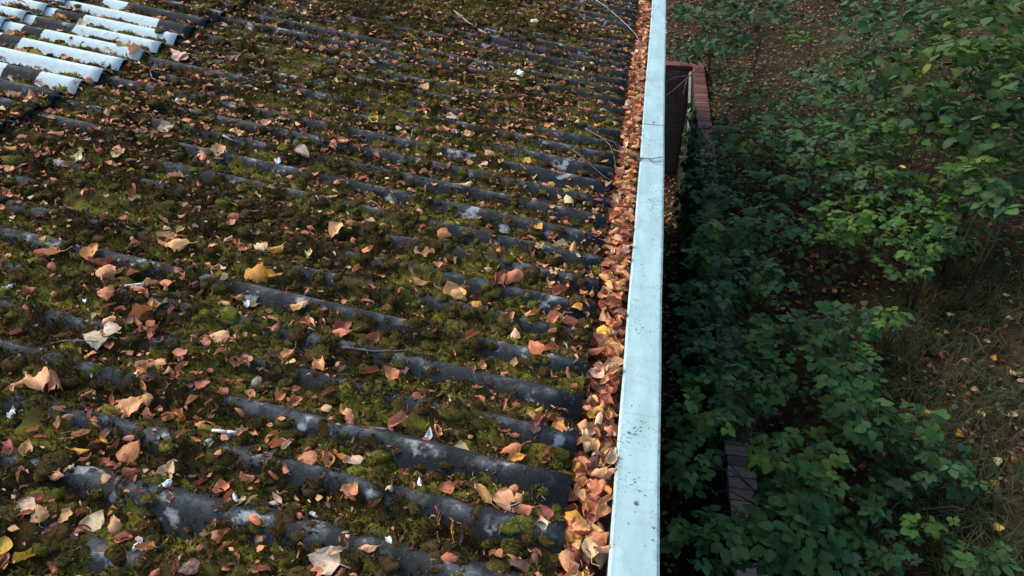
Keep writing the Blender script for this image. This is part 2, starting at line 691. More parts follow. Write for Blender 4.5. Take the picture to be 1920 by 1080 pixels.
xs = np.concatenate([np.linspace(-40, 0, 20)[:-1], np.linspace(0, 1.285, 7)[:-1], np.linspace(1.285, 6.5, 75)[:-1], np.linspace(6.5, 14, 40)[:-1], np.linspace(14, 120, 30)])
ys = np.concatenate([np.linspace(-60, -1, 18)[:-1], np.linspace(-1, 9, 130)[:-1], np.linspace(9, 14.34, 50)[:-1], np.linspace(14.34, 26, 70)[:-1], np.linspace(26, 160, 34)])
X, Y = np.meshgrid(xs, ys, indexing='ij')
Z = terrain(X, Y)
idx = np.arange(X.size).reshape(X.shape)
q = np.stack([idx[:-1, :-1], idx[1:, :-1], idx[1:, 1:], idx[:-1, 1:]], -1)
cx = 0.5 * (X[:-1, :-1] + X[1:, 1:])
cy = 0.5 * (Y[:-1, :-1] + Y[1:, 1:])
keep = (cx > 1.284) | (cy > 14.339)
me = np_mesh("ground", np.stack([X, Y, Z], -1).reshape(-1, 3), q[keep])
obj("ground", me, M_GROUND, kind="structure")
xs = np.linspace(-9.5, 1.14, 60)
ys = np.linspace(-6, 14.3, 160)
X, Y = np.meshgrid(xs, ys, indexing='ij')
Z = 0.10 * (fbm(X * 2, Y * 2, 41) - 0.3)
idx = np.arange(X.size).reshape(X.shape)
q = np.stack([idx[:-1, :-1], idx[1:, :-1], idx[1:, 1:], idx[:-1, 1:]], -1).reshape(-1, 4)
obj("passage_floor", np_mesh("passage_floor", np.stack([X, Y, Z], -1).reshape(-1, 3), q), M_GROUND, kind="structure")

# ------------------------------------------------------------------ retaining wall and end wall
wallr = obj("retaining_wall", None, loc=(WX0, 0, 0), label="long low retaining wall of concrete blocks topped with header bricks along the passage", cat="wall")
o = obj("mortar_core", MB().box((0.012, -4.0, -0.3), (0.2, WY1 + 0.2, 2.325)).mesh("mortar_core"), M_MORTAR, wallr)
brick_me = MB().box((0.0, 0.0, 0.0), (0.225, 0.1035, 0.068)).mesh("brick", bevel=0.004)
brick_me.materials.append(M_BRICK)
y = 1.8
while y < WY1 - 0.02:
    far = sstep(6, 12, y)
    cc = np.array([0.34, 0.26, 0.215]) * (1 - far) + np.array([0.15, 0.07, 0.06]) * far  # far bricks redder; near ones coloured lighter to make up for their shade
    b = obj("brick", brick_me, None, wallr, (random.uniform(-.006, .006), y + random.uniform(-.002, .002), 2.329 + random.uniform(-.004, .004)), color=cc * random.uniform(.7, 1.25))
    b.rotation_euler = (random.uniform(-.015, .015), random.uniform(-.02, .02), random.uniform(-.02, .02))
    y += 0.1135
block_me = MB().box((0.0, 0.0, 0.0), (0.06, 0.395, 0.206)).mesh("block", bevel=0.006)
block_me.materials.append(M_BLOCK)
for r_ in range(11):
    y = 3.2 + (0.2 if r_ % 2 else 0)
    while y < WY1 - 0.3:
        c_ = random.uniform(.75, 1.2)
        obj("block", block_me, None, wallr, (random.uniform(-.004, .004), y, 0.04 + r_ * 0.2145), color=(0.03 * c_, 0.03 * c_, 0.026 * c_))
        y += 0.405
wend = obj("end_wall", None, loc=(0, WY1, 0), label="dark concrete block wall closing the far end of the sunken passage", cat="wall")
obj("mortar_core", MB().box((-3.0, 0.012, -0.3), (WX0 - 0.004, 0.19, 2.325)).mesh("mortar_core"), M_MORTAR, wend)
blk2 = MB().box((0.0, 0.0, 0.0), (0.395, 0.06, 0.218)).mesh("block", bevel=0.006)
blk2.materials.append(M_BLOCK)
for r_ in range(10):
    x = WX0 - 0.42 - (0.2 if r_ % 2 else 0)
    while x > -1.4:
        c_ = random.uniform(.75, 1.2)
        obj("block", blk2, None, wend, (x, random.uniform(-.004, .004), 0.03 + r_ * 0.228), color=(0.12 * c_, 0.092 * c_, 0.085 * c_))
        x -= 0.405
    if r_ % 2:
        obj("block", MB().box((0, 0, 0), (0.19, 0.06, 0.218)).mesh("block", bevel=.006), M_BLOCK, wend, (WX0 - 0.215, 0, 0.03 + r_ * 0.228), color=(.11, .09, .08))
tile_me = MB().box((0, 0, 0), (0.213, 0.235, 0.066)).mesh("brick", bevel=0.004)
tile_me.materials.append(M_BRICK)
x = WX0 - 0.222
while x > -1.4:
    c_ = random.uniform(.8, 1.2)
    obj("brick", tile_me, None, wend, (x, -0.014, 2.331 + random.uniform(-.003, .003)), color=(0.15 * c_, 0.06 * c_, 0.052 * c_))
    x -= 0.222
corner = obj("brick", MB().box((0, 0, 0), (0.225, 0.225, 0.067)).mesh("brick", bevel=.004), M_BRICK, wend, (WX0, 0.006, 2.329), color=(.15, .065, .058))
bd = MB()
bd.tube([(1.02, 11.5, 1.92), (1.03, 12.6, 2.10), (1.045, 13.95, 2.33)], [0.045, 0.043, 0.04], 4)
obj("weathered_board", bd.mesh("weathered_board"), M_WOOD, label="pale weathered timber rail leaning along the inside of the retaining wall", cat="board")

# ------------------------------------------------------------------ leaf shapes


def leaf_arrays(seed, lat=0.6, lon=0.6, wid=0.43, nu=7, nv=5, stalk=True, ruff=0.05, base=0.30, tipx=1.0):
    r = np.random.default_rng(seed)
    t = np.linspace(0, 1, nu)
    s = np.linspace(-1, 1, nv)
    # broad base, pointed tip
    w = wid * np.power(np.sin(np.pi * np.power(t, 0.62)), 0.8) * (1 - 0.25 * t)
    w[0] = wid * 0.18
    w[-1] = 0.012
    w = w * (1 + r.uniform(-.08, .08, nu)) * (1 + .03 * (-1.0) ** np.arange(nu))
    T, S = np.meshgrid(t, s, indexing='ij')
    W = w[:, None] * np.ones_like(S)
    yl = S * W
    # roll across the blade
    k = lat / max(wid, 0.05)
    kk = k * (1 + 0.5 * r.uniform(-1, 1) * T)
    a = yl * kk
    y = np.where(np.abs(kk) > 1e-3, np.sin(a) / np.where(np.abs(kk) > 1e-3, kk, 1), yl)
    z = np.where(np.abs(kk) > 1e-3, (1 - np.cos(a)) / np.where(np.abs(kk) > 1e-3, kk, 1), 0)
    z = z + ruff * (r.uniform(-1, 1, T.shape)) * np.abs(S) + .05 * np.abs(S) * math.copysign(1, lat)
    # bend along the blade
    ang = lon * (T - 0.35) + r.uniform(-.5, .5) * lon * (T - .35) ** 2
    dx = np.cos(ang) / (nu - 1)
    dz = np.sin(ang) / (nu - 1)
    x0 = np.concatenate([np.zeros((1, nv)), np.cumsum(0.5 * (dx[1:] + dx[:-1]), 0)], 0)
    z0 = np.concatenate([np.zeros((1, nv)), np.cumsum(0.5 * (dz[1:] + dz[:-1]), 0)], 0)
    X = x0 - np.sin(ang) * z
    Zz = z0 + np.cos(ang) * z
    tw = r.uniform(-.6, .6) * lat * (T - 0.5)
    Y2 = y * np.cos(tw) - (Zz - z0) * np.sin(tw)
    Z2 = z0 + y * np.sin(tw) + (Zz - z0) * np.cos(tw)
    V = np.stack([X - 0.45, Y2, Z2], -1).reshape(-1, 3)
    UV = np.stack([T, S], -1).reshape(-1, 2)
    idx = np.arange(nu * nv).reshape(nu, nv)
    a_, b_, c_, d_ = idx[:-1, :-1].ravel(), idx[1:, :-1].ravel(), idx[1:, 1:].ravel(), idx[:-1, 1:].ravel()
    F = np.concatenate([np.stack([a_, b_, c_], -1), np.stack([a_, c_, d_], -1)])
    if stalk:
        n = len(V)
        b0 = V[idx[0, nv // 2]]
        L_ = 0.35
        e1 = b0 + np.array([-L_ * .5, r.uniform(-.1, .1), r.uniform(0.0, .14)])
        e2 = b0 + np.array([-L_, r.uniform(-.25, .25), r.uniform(-.05, .25)])
        sv = []
        for p, rr in ((b0 + np.array([.02, 0, 0]), .018), (e1, .015), (e2, .02)):
            sv += [p + np.array([0, rr, 0]), p + np.array([0, -rr * .5, rr * .8]), p + np.array([0, -rr * .5, -rr * .8])]
        V = np.concatenate([V, sv])
        UV = np.concatenate([UV, np.tile([[0.3, 0.5]], (9, 1))])
        sf = []
        for i in range(2):
            for k3 in range(3):
                p, q2 = n + i * 3 + k3, n + i * 3 + (k3 + 1) % 3
                sf += [[p, q2, q2 + 3], [p, q2 + 3, p + 3]]
        F = np.concatenate([F, np.array(sf)])
    V = V - np.array([0, 0, np.percentile(V[:, 2], 12)])
    return V, F, UV


LEAFV = []       # dry leaf shapes: (light arrays for litter, mesh, shred arrays)
for i in range(60):
    if i < 14:         # nearly flat, a little cupped
        kw = dict(lat=random.choice((-1, 1)) * random.uniform(.2, .9), lon=random.choice((-1, 1)) * random.uniform(.2, 1.0), wid=random.uniform(.40, .52), ruff=.09)
    elif i < 38:       # curled
        kw = dict(lat=random.choice((-1, 1, 1)) * random.uniform(.9, 2.0), lon=random.choice((-1, 1)) * random.uniform(.4, 2.0), wid=random.uniform(.34, .48), ruff=0.11)
    else:              # rolled or shredded
        kw = dict(lat=random.uniform(1.4, 2.4), lon=random.choice((-1, 1)) * random.uniform(.8, 2.2), wid=random.uniform(.14, .3), ruff=0.08)
    A = leaf_arrays(i, nu=10, nv=7, **kw)
    me = np_mesh("leaf", A[0], A[1], uv=A[2])
    me.materials.append(M_LEAF)
    LEAFV.append((leaf_arrays(i, nu=6, nv=5, stalk=i % 2 == 0, **kw), me, leaf_arrays(i, nu=5, nv=3, stalk=False, **kw)))

PAL = {
    'tan': (0.66, 0.345, 0.155), 'salmon': (0.60, 0.225, 0.105), 'brown': (0.37, 0.12, 0.06), 'umber': (0.12, 0.06, 0.042),
    'cream': (0.72, 0.55, 0.32), 'pale': (0.66, 0.45, 0.26), 'yellow': (0.70, 0.41, 0.06), 'orange': (0.60, 0.27, 0.05),
}
WORDS = {'tan': 'tan', 'salmon': 'pinkish brown', 'brown': 'reddish brown', 'umber': 'dark brown', 'cream': 'cream', 'pale': 'pale buff', 'yellow': 'bright yellow', 'orange': 'amber orange'}


def shade(c, a=0.78, b=1.2):
    k = random.uniform(a, b)
    c = np.array(PAL[c]) * k
    return c * np.array([1, random.uniform(.9, 1.1), random.uniform(.85, 1.15)])

# ------------------------------------------------------------------ moss


def moss_t(u, v):
    """thickness of the moss over the sheet (negative = bare)"""
    w = wave(v)
    k = np.floor((v - V0) / PW + 0.5)
    b1 = fbm(u * 1.5 + k * 7.31, k * 3.17, 3, 3)                # long bare runs on the crests
    b2 = fbm(u * 8, v * 8, 8, 3)
    b3 = fbm(u * 26, v * 26, 9, 2)
    big = fbm(u * 0.7, v * 0.7, 11, 2)
    ph = ((v - V0) / PW) % 1.0                                   # 0 crest, far flank 0..0.5
    t = 0.0105 * (-w) + 0.024 * (b1 - 0.5) + 0.030 * (b2 - 0.47) + 0.020 * (b3 - 0.5) + 0.010 * (big - 0.5) + 0.0048 + 0.006 * sstep(.25, 1.3, u) + 0.005 * sstep(2.8, 6, v)
    t = t - 0.010 * sstep(0.5, 0.0, u) * (w > -0.2) - 0.004 * sstep(0.25, 0.0, u)
    pm = (u > U_LAP1) & (v > 2.85) & (v < 4.45)
    t = np.where(pm, t - 0.014 - 0.02 * np.maximum(w + 0.5, 0), t)
    t = np.where((np.abs(u - U_LAP1) < 0.05) & pm, t - 0.02, t)
    return np.minimum(t, 0.024)


def surf_h(u, v):
    return rise(u) + np.maximum(moss_t(u, v), 0)


C_DARK = np.array([0.026, 0.020, 0.009])
C_BROWN = np.array([0.058, 0.040, 0.014])
C_OLIVE = np.array([0.068, 0.056, 0.015])
C_GREEN = np.array([0.085, 0.085, 0.016])
C_YEL = np.array([0.175, 0.160, 0.026])


def lerp(a, b, t):
    return a + (b - a) * t[..., None]


def moss_col(u, v):
    n1 = fbm(u * 4.5, v * 6.5, 51, 3)
    n2 = fbm(u * 15, v * 18, 53, 2)
    n3 = fbm(u * 1.1, v * 1.1, 57, 2)
    val = sstep(0.3, -0.8, wave(v))
    y = sstep(0.50, 0.66, n1 * 0.6 + n2 * 0.2 + n3 * 0.2 + 0.10 * val - 0.02)
    c = lerp(np.broadcast_to(C_DARK, n1.shape + (3,)), C_BROWN, sstep(.25, .6, n2))
    c = lerp(c, np.broadcast_to(C_OLIVE, c.shape), sstep(.42, .62, n1) * 0.8)
    c = lerp(c, np.broadcast_to(C_YEL, c.shape), y * (0.55 + 0.55 * n2) * (0.4 + 0.6 * val))
    return c


def in_view(P, m=380):
    px, py, d = project(P)
    return (px > -m) & (px < 1400) & (py > -m) & (py < 1080 + m) & (d > 0.2)


# the mat: one height field, finer near the camera
us = np.arange(-0.004, 4.6, 0.0105)
vs = [-0.1]
while vs[-1] < 9.8:
    vs.append(vs[-1] + 0.0074 + 0.0018 * max(vs[-1] - 1.5, 0))
vs = np.array(vs)
U, V = np.meshgrid(us, vs, indexing='ij')
T = moss_t(U, V)
Tn = T + 0.006 * (fbm(U * 70, V * 70, 77, 2) - 0.5) + 0.009 * (fbm(U * 33, V * 33, 78, 1) - 0.5) + 0.006 * (fbm(U * 110, V * 110, 79, 1) - 0.5)
P = roof_pt(U, V, rise(U) + np.maximum(Tn, -0.004) + 0.0005)
idx = np.arange(U.size).reshape(U.shape)
q = np.stack([idx[:-1, :-1], idx[:-1, 1:], idx[1:, 1:], idx[1:, :-1]], -1)
vis = in_view(P.reshape(-1, 3)).reshape(U.shape)
tm = np.maximum.reduce([Tn[:-1, :-1], Tn[1:, :-1], Tn[:-1, 1:], Tn[1:, 1:]])
step = (np.diff(us)[:, None] > 0) & ~((us[:-1, None] <= U_LAP1) & (us[1:, None] > U_LAP1)) & ~((us[:-1, None] <= U_LAP2) & (us[1:, None] > U_LAP2))
keep = (tm > 0.0) & vis[:-1, :-1] & step
q = q[keep]
used = np.unique(q)
remap = -np.ones(U.size, int)
remap[used] = np.arange(len(used))
cm = moss_col(U, V).reshape(-1, 3)[used]
me = np_mesh("moss_mat", P.reshape(-1, 3)[used], remap[q], col=cm)
obj("moss_mat", me, M_MOSS, label="low mat of brown and yellow-green moss filling the roof corrugations", cat="moss", kind="stuff")


def hemi(nr, ns):
    V = [(0, 0, 1.0)]
    for i in range(1, nr + 1):
        a = (math.pi * 0.56) * i / nr
        for k in range(ns):
            t = 2 * math.pi * (k + 0.5 * (i % 2)) / ns
            V.append((math.sin(a) * math.cos(t), math.sin(a) * math.sin(t), math.cos(a)))
    F = [(0, 1 + k, 1 + (k + 1) % ns) for k in range(ns)]
    for i in range(nr - 1):
        for k in range(ns):
            a, b = 1 + i * ns + k, 1 + i * ns + (k + 1) % ns
            F += [(a, a + ns, b + ns), (a, b + ns, b)]
    return np.array(V), np.array(F)


# cushions
N = 52000
cu = rng.uniform(0.01, 4.4, N)
cv = rng.uniform(0.0, 9.6, N)
tt = moss_t(cu, cv)
wv = wave(cv)
clus = fbm(cu * 3.0, cv * 4.0, 91, 2)
pk = sstep(-0.017, 0.008, tt) * sstep(0.20, 0.46, clus) * 0.50
pk = np.maximum(pk, np.where((cu < 2.6) & (cv < 4.5), .15, .09))
pk = pk * np.where((cu > U_LAP1) & (cv > 2.85) & (cv < 4.45), 0.15, 1)
sel = rng.uniform(0, 1, N) < pk
P = roof_pt(cu, cv, surf_h(cu, cv))
sel &= in_view(P)
cu, cv, P = cu[sel], cv[sel], P[sel]
dist = np.linalg.norm(P - CAMP, axis=1)
rad = rng.uniform(0.010, 0.028, len(cu)) * np.where(moss_t(cu, cv) < -.002, 1.12, 1.0) * (0.85 + 0.5 * rng.uniform(0, 1, len(cu)) ** 3)
Vs, Fs, Cs = [], [], []
off = 0
near_h, far_h, vfar_h = hemi(6, 12), hemi(4, 8), hemi(3, 7)
spk_p, spk_n, spk_c = [], [], []
fr = np.stack([np.array([-math.cos(TH), 0, math.sin(TH)]), np.array([0, -1.0, 0]), NRM])
for i in range(len(cu)):
    hv, hf = near_h if dist[i] < 2.6 else (far_h if dist[i] < 4.2 else vfar_h)
    r_ = np.random.default_rng(1000 + i)
    d_ = 1 + 0.10 * r_.standard_normal(len(hv)) * (1 if dist[i] < 3 else 1.3)
    ax = r_.uniform(.8, 1.6, 2)
    v_ = hv * d_[:, None] * np.array([ax[0], ax[1], r_.uniform(.38, .66)]) * rad[i]
    a = r_.uniform(0, 6.28)
    ca, sa = math.cos(a), math.sin(a)
    v_ = np.stack([v_[:, 0] * ca - v_[:, 1] * sa, v_[:, 0] * sa + v_[:, 1] * ca, v_[:, 2]], -1)
    Vs.append(P[i] + v_ @ fr - NRM * rad[i] * 0.22)
    Fs.append(hf + off)
    off += len(hv)
    k = r_.uniform()
    c = C_BROWN if k < .45 else (C_OLIVE if k < .85 else (C_GREEN * 1.1 if k < .95 else C_YEL * .7))
    c = c * r_.uniform(.7, 1.4)
    cc = np.tile(c, (len(hv), 1)) * (1 + 0.25 * r_.standard_normal((len(hv), 1))).clip(.4, 1.7)
    Cs.append(cc)
    if dist[i] < 3.6:
        m_ = 46 if dist[i] < 2.4 else 22
        j = r_.integers(0, len(hv), m_)
        nn = (hv[j] + 0.5 * r_.standard_normal((m_, 3))) @ fr
        b = P[i] + (v_[j] * r_.uniform(.85, 1.0, (m_, 1))) @ fr - NRM * rad[i] * 0.22
        spk_p.append(b)
        spk_n.append(nn * r_.uniform(.0035, .008, (m_, 1)))
        spk_c.append(np.tile(c * 1.25, (m_, 1)) * r_.uniform(.6, 1.6, (m_, 1)))
me = np_mesh("moss_cushions", np.concatenate(Vs), np.concatenate(Fs), col=np.concatenate(Cs))
obj("moss_cushions", me, M_MOSS, label="rounded dark brown and olive moss cushions covering the corrugated roof", cat="moss", kind="stuff")

# moss shoots: tiny upright blades that make the surface fuzzy
N = 640000
su = rng.uniform(0, 4.3, N)
sv_ = 0.4 + 7.5 * rng.uniform(0, 1, N) ** 1.7
st = moss_t(su, sv_)
P = roof_pt(su, sv_, rise(su) + np.maximum(st, 0))
nz = fbm(su * 9, sv_ * 9, 97, 2)
sel = (st > 0.0005) & in_view(P, 120) & (rng.uniform(0, 1, N) < sstep(.2, .5, nz))
su, sv_, P = su[sel], sv_[sel], P[sel]
dd = np.linalg.norm(P - CAMP, axis=1)
nn = NRM + 0.55 * rng.standard_normal((len(su), 3))
ln = rng.uniform(.004, .0105, (len(su), 1)) * (0.8 + 0.12 * dd[:, None])
cc = moss_col(su, sv_) * rng.uniform(.7, 2.1, (len(su), 1)) * np.array([1.05, 1.05, .9])
spk_p.append(P)
spk_n.append(nn * ln)
spk_c.append(cc)
sp, sn, sc = np.concatenate(spk_p), np.concatenate(spk_n), np.concatenate(spk_c)
side = np.cross(sn, rng.standard_normal(sn.shape))
side /= np.linalg.norm(side, axis=1, keepdims=True) + 1e-9
ln = np.linalg.norm(sn, axis=1, keepdims=True)
wd = ln * 0.28
Vv = np.stack([sp - side * wd - sn * .2, sp + side * wd - sn * .2, sp + sn], 1).reshape(-1, 3)
Ff = np.arange(len(Vv)).reshape(-1, 3)
me = np_mesh("moss_shoots", Vv, Ff, col=np.repeat(sc, 3, 0), smooth=False)
obj("moss_shoots", me, M_GRASS, label="fine upright moss shoots giving the roof moss a fuzzy surface", cat="moss", kind="stuff")

# ------------------------------------------------------------------ fallen leaves on the roof
roofM = Matrix((Vector(-UDIR), Vector((0, 1, 0)), Vector(NRM))).transposed()   # columns: down-slope, +Y, normal


def leaf_matrix(P, size, yaw, tilt, taz):
    rot = roofM.to_4x4() @ Matrix.Rotation(taz, 4, 'Z') @ Matrix.Rotation(tilt, 4, 'Y') @ Matrix.Rotation(yaw - taz, 4, 'Z')
    return Matrix.Translation(Vector(P)) @ rot @ Matrix.Scale(size, 4)


def max_px(P, size):
    _, _, d = project(np.array([P]))
    return size * FPX / d[0]


HAND = [  # photo position, size in photo pixels, colour, shape (f flat, c curled, r rolled)
    (607, 1050, 62, 'cream', 'f'), (483, 508, 56, 'orange', 'f'), (500, 512, 40, 'yellow', 'c'), (240, 843, 48, 'salmon', 'f'), (311, 884, 46, 'pale', 'f'),
    (245, 760, 50, 'tan', 'f'), (277, 752, 32, 'tan', 'c'), (180, 635, 46, 'cream', 'f'), (210, 628, 40, 'cream', 'f'), (205, 615, 36, 'tan', 'c'),
    (173, 479, 40, 'orange', 'f'), (200, 510, 62, 'tan', 'c'), (190, 498, 50, 'brown', 'c'), (848, 546, 48, 'tan', 'f'), (860, 555, 40, 'tan', 'c'), (54, 960, 40, 'cream', 'f'),
    (76, 972, 36, 'tan', 'f'), (120, 968, 34, 'tan', 'f'), (174, 977, 44, 'cream', 'f'), (212, 980, 48, 'tan', 'c'), (865, 835, 32, 'pale', 'f'),
    (958, 840, 48, 'salmon', 'c'), (968, 855, 36, 'orange', 'c'), (732, 698, 36, 'salmon', 'f'), (575, 862, 40, 'salmon', 'f'), (610, 858, 42, 'salmon', 'c'), (905, 925, 50, 'tan', 'c'),
    (945, 940, 50, 'tan', 'f'), (975, 950, 45, 'salmon', 'c'), (845, 1050, 48, 'salmon', 'c'), (968, 1060, 46, 'umber', 'c'), (740, 782, 40, 'salmon', 'c'), (655, 790, 26, 'salmon', 'f'),
    (48, 1042, 52, 'yellow', 'c'), (4, 1022, 40, 'yellow', 'f'), (148, 846, 32, 'yellow', 'c'), (150, 815, 34, 'tan', 'c'), (50, 850, 36, 'tan', 'c'), (628, 434, 36, 'tan', 'f'), (1050, 458, 38, 'pale', 'f'),
    (1072, 466, 26, 'tan', 'c'), (700, 226, 22, 'yellow', 'f'), (512, 53, 20, 'yellow', 'f'), (145, 297, 32, 'cream', 'f'), (223, 294, 27, 'cream', 'f'), (1003, 578, 28, 'orange', 'c'),
    (832, 434, 30, 'salmon', 'f'), (200, 558, 34, 'salmon', 'f'), (518, 828, 42, 'salmon', 'c'), (430, 936, 44, 'salmon', 'r'), (600, 686, 40, 'tan', 'c'), (640, 630, 44, 'salmon', 'c'), (580, 610, 46, 'tan', 'c'),
    (640, 612, 44, 'brown', 'c'), (700, 634, 40, 'brown', 'c'), (420, 1022, 32, 'salmon', 'r'), (560, 575, 34, 'tan', 'c'), (535, 665, 40, 'tan', 'c'), (270, 590, 48, 'salmon', 'c'),
    (300, 680, 48, 'tan', 'c'), (410, 630, 42, 'tan', 'f'), (985, 590, 28, 'salmon', 'c'), (1070, 607, 42, 'salmon', 'c'), (1040, 600, 46, 'salmon', 'c'), (958, 522, 60, 'salmon', 'c'), (935, 527, 44, 'brown', 'c'),
    (1048, 545, 36, 'brown', 'c'), (893, 572, 24, 'orange', 'f'), (780, 523, 42, 'tan', 'c'), (805, 478, 30, 'tan', 'c'), (490, 460, 30, 'cream', 'f'), (515, 466, 34, 'orange', 'c'), (330, 465, 52, 'tan', 'c'),
    (310, 450, 40, 'tan', 'f'), (90, 475, 48, 'tan', 'c'), (70, 718, 62, 'tan', 'c'), (100, 720, 50, 'tan', 'c'), (30, 845, 40, 'brown', 'c'), (1000, 660, 34, 'salmon', 'f'), (965, 625, 26, 'pale', 'f'),
    (960, 820, 42, 'salmon', 'r'), (820, 805, 46, 'tan', 'r'), (1045, 800, 38, 'orange', 'f'), (1030, 780, 30, 'brown', 'c'), (1010, 790, 40, 'brown', 'r'), (340, 108, 40, 'cream', 'f'), (335, 104, 34, 'pale', 'c'),
    (437, 110, 22, 'pale', 'f'), (235, 100, 26, 'tan', 'c'), (255, 108, 26, 'tan', 'c'), (155, 58, 26, 'cream', 'f'), (68, 108, 22, 'yellow', 'f'), (40, 105, 28, 'tan', 'c'), (85, 190, 28, 'yellow', 'c'), (115, 42, 24, 'tan', 'c'),
    (25, 190, 32, 'pale', 'c'), (60, 200, 40, 'tan', 'c'), (290, 635, 34, 'brown', 'c'), (255, 1000, 38, 'umber', 'r'), (690, 690, 44, 'brown', 'r'), (885, 640, 34, 'brown', 'c'), (1030, 658, 34, 'brown', 'c'), (310, 240, 30, 'pale', 'f'),
    (566, 292, 30, 'cream', 'f'), (845, 222, 22, 'cream', 'f'), (985, 300, 22, 'yellow', 'f'), (920, 290, 30, 'tan', 'c'), (878, 260, 22, 'tan', 'f'), (1065, 372, 24, 'cream', 'f'), (870, 350, 28, 'cream', 'c'), (410, 290, 30, 'tan', 'f'),
    (640, 268, 26, 'tan', 'f'), (500, 235, 24, 'tan', 'f'), (795, 165, 24, 'tan', 'f'), (860, 85, 24, 'yellow', 'c'), (380, 290, 30, 'salmon', 'c'), (325, 325, 30, 'tan', 'c'), (20, 70, 24, 'tan', 'c'), (1000, 40, 18, 'cream', 'f'),
]
leaves = []
for (px, py, s, c, f) in HAND:
    u, v = roof_uv(px, py, 0.012)
    h = float(surf_h(np.array(u), np.array(v))) + (0.016 if moss_t(np.array(u), np.array(v)) > 0 else .004)
    P = roof_pt(u, v, h)
    d = project(P[None])[2][0]
    leaves.append((P, s / FPX * d * 1.02, c, f, True, u))
names = list(PAL)
wts = np.array([.19, .31, .24, .12, .03, .06, .015, .035])
wts = wts / wts.sum()
N = 34000
lu = rng.uniform(0.02, 4.3, N)
lv = rng.uniform(0.1, 9.4, N)
# leaves slide into the valleys
lv = lv - 0.017 * np.sin(2 * np.pi * (lv - V0) / PW) * -1.0 * rng.uniform(0, 1.4, N)
P = roof_pt(lu, lv, surf_h(lu, lv) + rng.uniform(.004, .020, N) * np.where(moss_t(lu, lv) > 0, 1, .3))
den = fbm(lu * 1.6, lv * 1.6, 121, 2)
sel = in_view(P, 320) & (rng.uniform(0, 1, N) < 0.30 + 1.7 * (den - .33))
sel &= ~((lu > 2.9) & (lv > 2.9) & (lv < 4.4) & (wave(lv) > -0.4))
for i in np.where(sel)[0]:
    c = names[rng.choice(8, p=wts)]
    f = rng.choice(['f', 'c', 'c', 'r', 'r', 'r'])
    leaves.append((P[i], .014 + .042 * rng.uniform(0, 1) ** 1.9, c, f, False, lu[i]))


def lspec(f):
    k = {'f': random.randint(0, 13), 'c': random.randint(14, 37), 'r': random.randint(38, 59)}[f]
    tilt = {'f': random.uniform(-.15, .45), 'c': random.uniform(-.3, .7), 'r': random.uniform(-.5, .8)}[f]
    return k, tilt, random.uniform(0, 6.283), random.uniform(0, 6.283)


leaves_sz = [(max_px(L[0], L[1]) + (1000 if L[4] else 0), i) for i, L in enumerate(leaves)]
leaves_sz.sort(reverse=True)
FORM = {'f': 'flat', 'c': 'curled', 'r': 'rolled-up'}


class Litter:
    def __init__(s):
        s.v, s.f, s.c, s.uv, s.n = [], [], [], [], 0

    def add(s, A, Mx, col):
        Mx = np.array(Mx)
        V = A[0] @ Mx[:3, :3].T + Mx[:3, 3]
        s.v.append(V)
        s.f.append(A[1] + s.n)
        s.uv.append(A[2])
        s.c.append(np.tile(col, (len(V), 1)))
        s.n += len(V)

    def build(s, name, mat, **kw):
        me = np_mesh(name, np.concatenate(s.v), np.concatenate(s.f), col=np.concatenate(s.c), uv=np.concatenate(s.uv))
        return obj(name, me, mat, **kw)


def spot_words(u, v):
    uu, vv = np.array(u), np.array(v)
    bed = "bare dark sheet" if moss_t(uu, vv) < 0 else ("yellow-green moss" if moss_col(uu, vv)[1] > .075 else ("olive moss" if moss_col(uu, vv)[1] > .04 else "dark brown moss"))
    ww = wave(vv)
    spot = "on a crest" if ww > .45 else ("in a valley" if ww < -.45 else "on a flank")
    ht = "above the sheet overlap" if u > U_LAP1 else ("high up the slope" if u > 1.9 else ("midway down the slope" if u > .95 else ("low on the slope" if u > .35 else "by the eaves")))
    return "%s %s %s" % (bed, spot, ht)


NIND = 235
rest = Litter()
for rank, (sz, i) in enumerate(leaves_sz):
    P, s, c, f, hand, u = leaves[i]
    k, tilt, yaw, taz = lspec(f)
    if hand and f == 'f':
        tilt, taz = random.uniform(.15, .5), -math.pi / 2 + random.uniform(-.5, .5)   # faces towards the open side
    Mx = leaf_matrix(P, s, yaw, tilt, taz)
    if rank < NIND:
        big = "small " if s < .036 else ("large " if s > .058 else "")
        o = obj("fallen_leaf", LEAFV[k][1], None, label="%s%s %s leaf on %s" % (big, FORM[f], WORDS[c], spot_words(u, P[1])), cat="leaf", group="fallen leaves on the roof", color=shade(c))
        o.matrix_world = Mx
    else:
        rest.add(LEAFV[k][0 if sz > 22 else 2], Mx, shade(c, .6, 1.15))
rest.build("leaf_litter", M_LEAFS, label="smaller dry leaves and shreds scattered over the mossy roof", cat="leaf litter", kind="stuff")

# crumbs: seed scales, stalks, dark bits caught in the moss
cr = Litter()
N = 9000
bu = rng.uniform(0.02, 4.2, N)
bv = 0.5 + 8 * rng.uniform(0, 1, N) ** 1.3
P = roof_pt(bu, bv, surf_h(bu, bv) + rng.uniform(0, .014, N))
okv = in_view(P, 60) & (moss_t(bu, bv) > -.004)
for i in np.where(okv)[0]:
    k = random.randint(38, 59)
    c = random.choice(['brown', 'umber', 'umber', 'tan', 'salmon', 'pale', 'brown'])
    cr.add(LEAFV[k][2], leaf_matrix(P[i], rng.uniform(.010, .030), rng.uniform(0, 6.28), rng.uniform(-.6, .6), rng.uniform(0, 6.28)), shade(c, .5, 1.1))
cr.build("leaf_crumbs", M_LEAFS, label="tiny leaf crumbs and stalks caught in the roof moss", cat="debris", kind="stuff")

